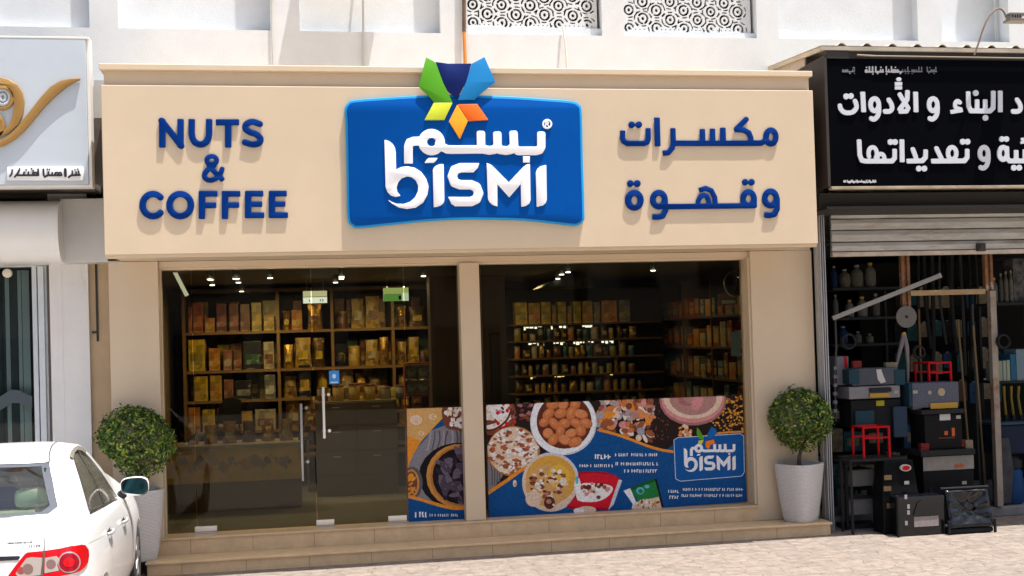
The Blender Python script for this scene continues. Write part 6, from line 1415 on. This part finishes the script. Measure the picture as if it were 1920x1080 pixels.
# film-wrapped chair
yW = -.78
t = T('wrapped_chair', 1820, yW, 0, 'low black chair wrapped in shiny plastic film at the right end of the front row', 'chair'); 
xa, xb = V(1776,960,yW).x, V(1866,960,yW).x; za, zb2 = V(1820,917,yW).z, V(1820,985,yW).z
for x in (xa, xb-.025): 
    for y in (yW-.02, yW+.33): b = MB(); b.box(x, x+.025, y, y+.025, 0, za-.02 if y > yW else zb2+.06); b.build('leg', dgrey, t, bevel=.004)
b = MB(); rr_ = random.Random(15); n = 14; vs = []
for j in range(n):
    for i in range(n):
        u, w = i/(n-1), j/(n-1); f = math.sin(math.pi*u)*math.sin(math.pi*w)
        dx = abs(u-.5)*2; fold = .035*math.sin(9*math.atan2(w-.45, u-.5)+.6)*f
        vs.append((xa+.03+(xb-xa-.06)*u, yW+.10*w+.05*f+fold+rr_.uniform(-.006,.006), zb2-.02+(za-zb2)*w))
b.add(vs, [(j*n+i, j*n+i+1, (j+1)*n+i+1, (j+1)*n+i) for j in range(n-1) for i in range(n-1)]); wb2 = b.build('film', gl, t, smooth=80)
sd = wb2.modifiers.new('s', 'SOLIDIFY'); sd.thickness = .02
b = MB(); b.box(xa+.026, xb-.026, yW, yW+.35, zb2-.08, zb2-.03); b.build('seat', dgrey, t, bevel=.012)
b = MB(); b.tube([(xa,yW+.12,za),(xb,yW+.12,za)], .014, 8); b.build('top_rail', dgrey, t)
# hanging things on the posts
c = V(1700,594,.06); o = thing('cutting_disc', (c.x, .06, c.z), 'round grey cutting disc hanging on the left rusty post', 'disc')
b = MB(); b.lathe((c.x,.075,c.z),[(.125,0),(.125,.012)],40,axis='y'); b.build('plate', mat('disc_grey',(.20,.19,.175),.6,var=.08,vscale=20), o, smooth=30)
b = MB(); b.lathe((c.x,.0745-.013,c.z),[(.018,0),(.018,.003)],12,axis='y'); b.build('hub', dgrey, o)
def P3(px, py, y): v = V(px, py, y); return (v.x, y, v.z)
o = thing('pliers', P3(1694,630,.03), 'grey long pliers hanging open below the round disc', 'pliers'); pl_m = mat('plier_grey',(.26,.23,.24),.5,.3)
b = MB(); b.tube([P3(1694,624,.03),P3(1692,640,.03),P3(1686,662,.03),P3(1680,690,.03)], [.02,.028,.022,.012], 7); b.build('jaw_arm', pl_m, o, smooth=40)
b = MB(); b.tube([P3(1696,628,.02),P3(1700,650,.02),P3(1702,680,.02),P3(1702,735,.02)], [.02,.026,.02,.014], 7); b.build('jaw_arm', pl_m, o, smooth=40)
b = MB(); b.lathe(P3(1695,626,.02),[(.022,0),(.022,.01)],10,axis='y'); b.build('hook', yel, o)
o = thing('diagonal_pole', P3(1562,598,-.2), 'long pale metal channel leaning diagonally across the dark doorway', 'pole'); b = MB(); a, c = Vector(P3(1561,597,-.05)), Vector(P3(1761,517,-.05)); b.bar(a, c, .025, .05); b.build('channel', mat('alu_dull',(.40,.39,.37),.4,.4,var=.1,vscale=8,stretch=(6,1,1)), o); b = MB(); dv = (c-a).normalized(); b.bar(c+dv*.0005, c+dv*.02, .03, .056); b.build('end_cap', mat('cap_cream',(.5,.47,.42),.5), o)
o = thing('wall_switchbox', P3(1604,690,-.05), 'small vertical black cable strip along the shutter rail', 'cable'); b = MB(); b.tube([P3(1566,600,-.12),P3(1568,650,-.13),P3(1565,700,-.12),P3(1567,790,-.13)], .012, 6); b.build('cable', black, o); 
b = MB(); 
for k in range(6): q = P3(1566, 690+k*16, -.14); b.box(q[0]-.02, q[0]+.02, -.15, -.12, q[2]-.02, q[2]+.018)
b.build('clip', mat('clip_grey',(.16,.17,.19),.5), o)
# shelves in the dark: left group of bottles
def dshelf(px0, px1, py, y, label, posts=True):
    t = thing('metal_shelf', P3((px0+px1)/2, py, y), label, 'shelf'); a, c = V(px0,py,y), V(px1,py,y); b = MB(); b.box(a.x, c.x, y, y+.4, a.z-.03, a.z); b.build('board', dgrey, t)
    for x in (a.x, c.x-.03): b = MB(); b.box(x, x+.03, y+.37, y+.4, .11, a.z-.031); b.build('upright', dgrey, t)
    return a.z
def bottle(px0, px1, py0, y, z, c, label, group):
    a, c1 = V(px0,500,y).x, V(px1,500,y).x; r = (c1-a)/2; x = (a+c1)/2; h = max(.1, V(px0,py0,y).z-z); o = thing('bottle', (x, y, z), label, 'bottle', group)
    b = MB(); b.lathe((x,y+.1,z+.0005),[(r*.95,0),(r,.01),(r,h*.62),(r*.75,h*.76),(r*.35,h*.84),(r*.32,h*.9)],14); b.build('body', mat('bottle_'+c, dict(grey=(.09,.09,.08),sand=(.13,.12,.095),blue=(.015,.03,.09),pale=(.15,.15,.13))[c], .5, var=.35, vscale=20), o, smooth=50)
    b = MB(); b.lathe((x,y+.1,z),[(r*.42,h*.905),(r*.42,h)],10); b.build('cap', lgr if c != 'pale' else yel, o)
z = dshelf(1562, 1690, 540, .6, 'upper dark shelf of bottles at the left inside the hardware shop')
for k, (a, c, t_, col) in enumerate(((1564,1576,498,'blue'),(1580,1600,504,'sand'),(1602,1624,496,'sand'),(1629,1648,492,'pale'))): bottle(a, c, t_, .62, z, col, f'{col} bottle, {ORD[k]} from the left on the upper dark shelf', 'bottles in the hardware shop')
z = dshelf(1562, 1690, 596, .62, 'second dark shelf of pale bottles at the left inside the hardware shop')
for k, (a, c, t_, col) in enumerate(((1566,1576,552,'grey'),(1590,1605,562,'pale'),(1612,1630,556,'pale'),(1640,1654,550,'grey'))): bottle(a, c, t_, .64, z, col, f'{col} bottle, {ORD[k]} from the left on the second dark shelf', 'bottles in the hardware shop')
z = dshelf(1562, 1690, 646, .64, 'third dark shelf with small blue packs at the left inside the hardware shop')
for k, (a, c, t_, col) in enumerate(((1575,1592,612,'blue'),(1604,1618,622,'grey'),(1626,1640,626,'sand'))): bottle(a, c, t_, .66, z, col, f'{col} bottle, {ORD[k]} from the left on the third dark shelf', 'bottles in the hardware shop')
o = thing('carton', P3(1580,690,.0), 'grey carton with a red stripe beside the left stack of tool cases', 'carton'); B('box', 1569, 1592, 668, 722, .0, .25, mat('carton_grey',(.2,.2,.23),.6), o); B('stripe', 1583, 1588, 668.5, 690, -.004, .0035, redm, o, .0005)
# hanging hoses in the doorway
rr_ = random.Random(44)
for k in range(9):
    px = 1722+k*13+rr_.uniform(-4,4); y = 1.2+rr_.uniform(0,.8); top = V(px,470,y); zl = V(px, rr_.uniform(640,730), y).z
    b = MB(); b.tube(catmull([(top.x,y,3.19),(top.x+rr_.uniform(-.03,.03),y,(3.19+zl)/2),(top.x+rr_.uniform(-.05,.05),y,zl)],6), rr_.uniform(.015,.03), 7)
    tag(b.build('hose', mat('hose_'+['grey','dark','slate'][k % 3], [(.07,.075,.075),(.03,.03,.03),(.05,.055,.06)][k % 3], .6), None, smooth=50), f'{["grey","dark","slate"][k % 3]} hose hanging in the doorway, {ORD[k]} from the rusty post', 'hose', 'hoses hanging in the doorway')
# right of the worn post
z = dshelf(1868, 1990, 568, .45, 'upper shelf of bottles right of the worn post')
for k, (a, c, t_, col) in enumerate(((1866,1877,520,'pale'),(1881,1888,512,'grey'),(1890,1898,508,'sand'),(1900,1907,506,'pale'))): bottle(a, c, t_, .47, z, col, f'{col} bottle, {ORD[k]} right of the worn post on the upper shelf', 'bottles in the hardware shop')
o = thing('carton', P3(1912,510,.45), 'dark patterned carton at the right edge on the upper shelf', 'carton'); B('box', 1900, 1950, 484, 566, .6, .2, mat('carton_pattern',(.12,.12,.12),.6,var=.8,vscale=12), o)
z = dshelf(1868, 1990, 715, .4, 'middle shelf of green and blue files right of the worn post')
for k, (a, c, t_, col) in enumerate(((1871,1880,677,(.30,.36,.28)),(1881,1887,676,(.34,.40,.33)),(1888,1894,675,(.36,.42,.30)),(1895,1905,664,(.03,.14,.25)),(1906,1960,654,(.20,.28,.33)))):
    o = thing('file_box', P3((a+c)/2,715,.4), f'{["pale green","grey-green","lime grey","blue","pale blue"][k]} file box, {ORD[k]} right of the worn post on the middle shelf', 'file box', 'file boxes on the middle shelf'); B('box', a, c, t_, 714.5, .42, .25, mat('file_%d' % k, col, .5), o, .004)
z = dshelf(1868, 1990, 790, .35, 'lower shelf holding yellow handles right of the worn post')
for k, px in enumerate((1872,1886,1900,1914)):
    o = thing('hand_tool', P3(px,790,.4), f'yellow handled tool, {ORD[k]} right of the worn post on the lower shelf', 'tool', 'yellow handled tools'); b = MB(); b.tube([P3(px,777,.4),P3(px-2-k,745,.36),P3(px-4,724,.36)],[.016,.014,.018],7); b.build('handle', mat('tool_yellow',(.26,.20,.04),.5), o, smooth=50); b = MB(); q = P3(px,778,.4); b.box(q[0]-.02,q[0]+.02,.38,.42,z+.0005,q[2]); b.build('head', dgrey, o)
o = thing('storage_bin', P3(1900,830,.2), 'dark blue plastic bin under the lower shelf', 'bin'); B('bin', 1868, 1990, 795, 850, .2, .4, mat('bin_navy',(.02,.03,.06),.4), o, .02); B('rim', 1866, 1992, 790, 795, .18, .44, mat('bin_rim',(.05,.09,.14),.4), o, .006)
o = thing('shop_vacuum', P3(1905,920,.15), 'blue shop vacuum at the right edge of the doorway', 'vacuum'); vv = V(1912,930,.15); b = MB(); b.lathe((vv.x,.35,.111),[(.14,0),(.16,.03),(.15,.38),(.12,.42)],20); b.build('drum', mat('vac_blue',(.02,.07,.2),.4), o, smooth=40); b = MB(); b.lathe((vv.x,.35,.111),[(.15,.425),(.15,.5),(.1,.56),(.03,.58)],20); b.build('motor_head', dgrey, o, smooth=40); b = MB(); b.tube(catmull([(vv.x-.1,.25,.45),(vv.x-.3,.2,.5),(vv.x-.28,.15,.25),(vv.x-.18,.2,.14)],5),.02,8); b.build('hose', dgrey, o, smooth=50)
o = thing('folded_sheet', P3(1885,890,.15), 'grey folded tarpaulin leaning by the worn post', 'tarpaulin'); b = MB(); c = [V(p[0],p[1],.15) for p in ((1868,945),(1897,945),(1902,880),(1893,820),(1878,822),(1868,860))]; b.prism([(v.x,v.z) for v in c], .15, .24); b.build('sheet', mat('tarp_grey',(.07,.075,.085),.5,var=.5,vscale=5), o, bevel=.02)

# clutter further back: cartons piled behind the stacks and packets hung along the walls
rr_ = random.Random(77)
HUE = dict(grey=(.16,.16,.16), blue=(.03,.07,.15), brown=(.14,.09,.05), red=(.22,.03,.03), teal=(.03,.11,.12), sand=(.26,.22,.15), black=(.02,.02,.022))
k = 0
for row_, (y, zb_, n_) in enumerate(((.75,.111,7),(.8,.42,7),(.85,.75,6),(.95,1.08,5))):
    x = 5.72
    for j in range(n_):
        w = rr_.uniform(.16,.34); h = rr_.uniform(.22,.31); c = rr_.choice(list(HUE)); 
        if rr_.random() < .8:
            o = thing('carton', (x+w/2, y, zb_), f'{c} carton, {ORD[j]} from the left in the {["bottom","second","third","top"][row_]} layer piled behind the stacks', 'carton', 'cartons piled behind the stacks')
            b = MB(); b.box(x, x+w-.01, y, y+.3, zb_+.0005, zb_+h); b.build('box', mat('store_'+c, HUE[c], .6, var=.5, vscale=15), o, bevel=.006)
            b = MB(); b.box(x+w*.15, x+w*.7, y-.003, y-.0003, zb_+h*.3, zb_+h*.7); b.build('front_label', mat('store_'+rr_.choice(('sand','grey','red')), HUE['sand'], .6, var=.5, vscale=15), o)
        x += w
for row_ in range(4):
    for j in range(9):
        x = 7.55+j*.17+rr_.uniform(-.02,.02); z = 1.35+row_*.42+rr_.uniform(-.03,.03); c = rr_.choice(list(HUE)); w, h = rr_.uniform(.05,.075), rr_.uniform(.10,.15)
        if x < 7.35: continue
        o = thing('hanging_packet', (x, 1.9, z+h), f'{c} packet, {ORD[j]} from the left in back hook row {["one","two","three","four"][row_]}', 'packet', 'packets hung at the back')
        b = MB(); b.prism([(x-w,z-h),(x+w,z-h),(x+w,z+h*.7),(x+w*.3,z+h),(x-w*.3,z+h),(x-w,z+h*.7)], 1.9, 1.93); b.build('packet', mat('store_'+c, HUE[c], .6), o)
        b = MB(); b.tube([(x,1.9,z+h*.9),(x,2.3,z+h*.95)], .005, 5); b.build('hook', steel, o)
o = thing('peg_board', (8.3, 2.28, .11), 'dark peg board carrying the hung packets', 'board'); b = MB(); b.box(7.2, 9.6, 2.3, 2.33, .111, 3.1); b.build('panel', mat('peg_dark',(.02,.02,.02),.9), o)

# loose things among the stacks
def coil(px, py, y, r, label):
    c = V(px, py, y); b = MB(); P = []
    for q in range(73): a = q*2*math.pi/24; P.append((c.x+r*(1-.05*(q//24))*math.cos(a), y-.01*(q/24), c.z+r*(1-.04*(q//24))*math.sin(a)))
    b.tube(P, .012, 6); tag(b.build('cable_coil', mat('coil_black',(.03,.03,.032),.5), None, smooth=50), label, 'cable')
coil(1590, 640, -.02, .085, 'black cable coil hung beside the shelves at the left of the hardware shop'); coil(1722, 660, .04, .07, 'small black cable coil hung right of the pliers'); coil(1880, 640, .05, .08, 'black cable coil hung right of the worn post')
for k, (px, p0, p1, y, lean, c) in enumerate(((1722,580,800,.35,.06,(.20,.13,.07)),(1812,600,860,.4,-.05,(.25,.18,.10)),(1826,570,880,.45,.04,(.10,.10,.10)),(1838,610,900,.4,-.03,(.30,.22,.12)))):
    a = V(px,p0,y); b = MB(); b.tube([(a.x+lean,y+.1,a.z),(a.x,y,.115)], .013, 7); tag(b.build('broom_handle', mat('stick_%d' % k, c, .6), None, smooth=50), ['brown','light brown','black','sandy'][k]+' broom handle leaning in the dark doorway among the stacks', 'handle', 'broom handles in the doorway')
for k, (px, py, y, w, h, c, lb) in enumerate(((1608,684,-.1,.05,.05,'red','small red pack lying on the blue-grey case of the left stack'),(1672,684,-.08,.07,.04,'sand','small sandy pack lying on the blue-grey case of the left stack'),(1735,842,-.3,.05,.06,'red','small red pack on the display box, left end'),(1818,838,-.28,.045,.07,'sand','small sandy pack on the display box, right end'),(1808,832,-.26,.03,.05,'red','thin red pack beside the sandy pack on the display box'),(1720,762,-.2,.05,.05,'grey','little grey pack beside the speckled tool case'))):
    q = V(px,py,y); o = thing('small_pack', (q.x, y, q.z), lb, 'pack', 'small packs on the stacks'); zb_ = V(px, py+6, y).z; b = MB(); b.box(q.x-w, q.x+w, y, y+.06, zb_, zb_+h*1.6); b.build('pack', mat('small_'+c, HUE[c], .5, var=.4, vscale=25), o, bevel=.004)
for k, (px, py, y) in enumerate(((1650,903,-.16),(1700,905,-.56),(1752,930,-.335),(1808,905,-.33),(1716,735,-.235),(1680,735,-.16),(1797,782,-.27))):
    q = V(px,py,y); b = MB(); b.box(q.x-.028, q.x+.028, y-.002, y+.0, q.z-.018, q.z+.018); tag(b.build('price_tag', mat('tag_card',(.42,.41,.38),.6), None), ['price tag on the left crate','price tag on the barbecue box','price tag on the plain tub','price tag at the right of the display box','price tag on the left end of the speckled case','price tag on the right end of the grey case','price tag on the storage box right edge'][k]+', small pale card', 'tag', 'price tags')
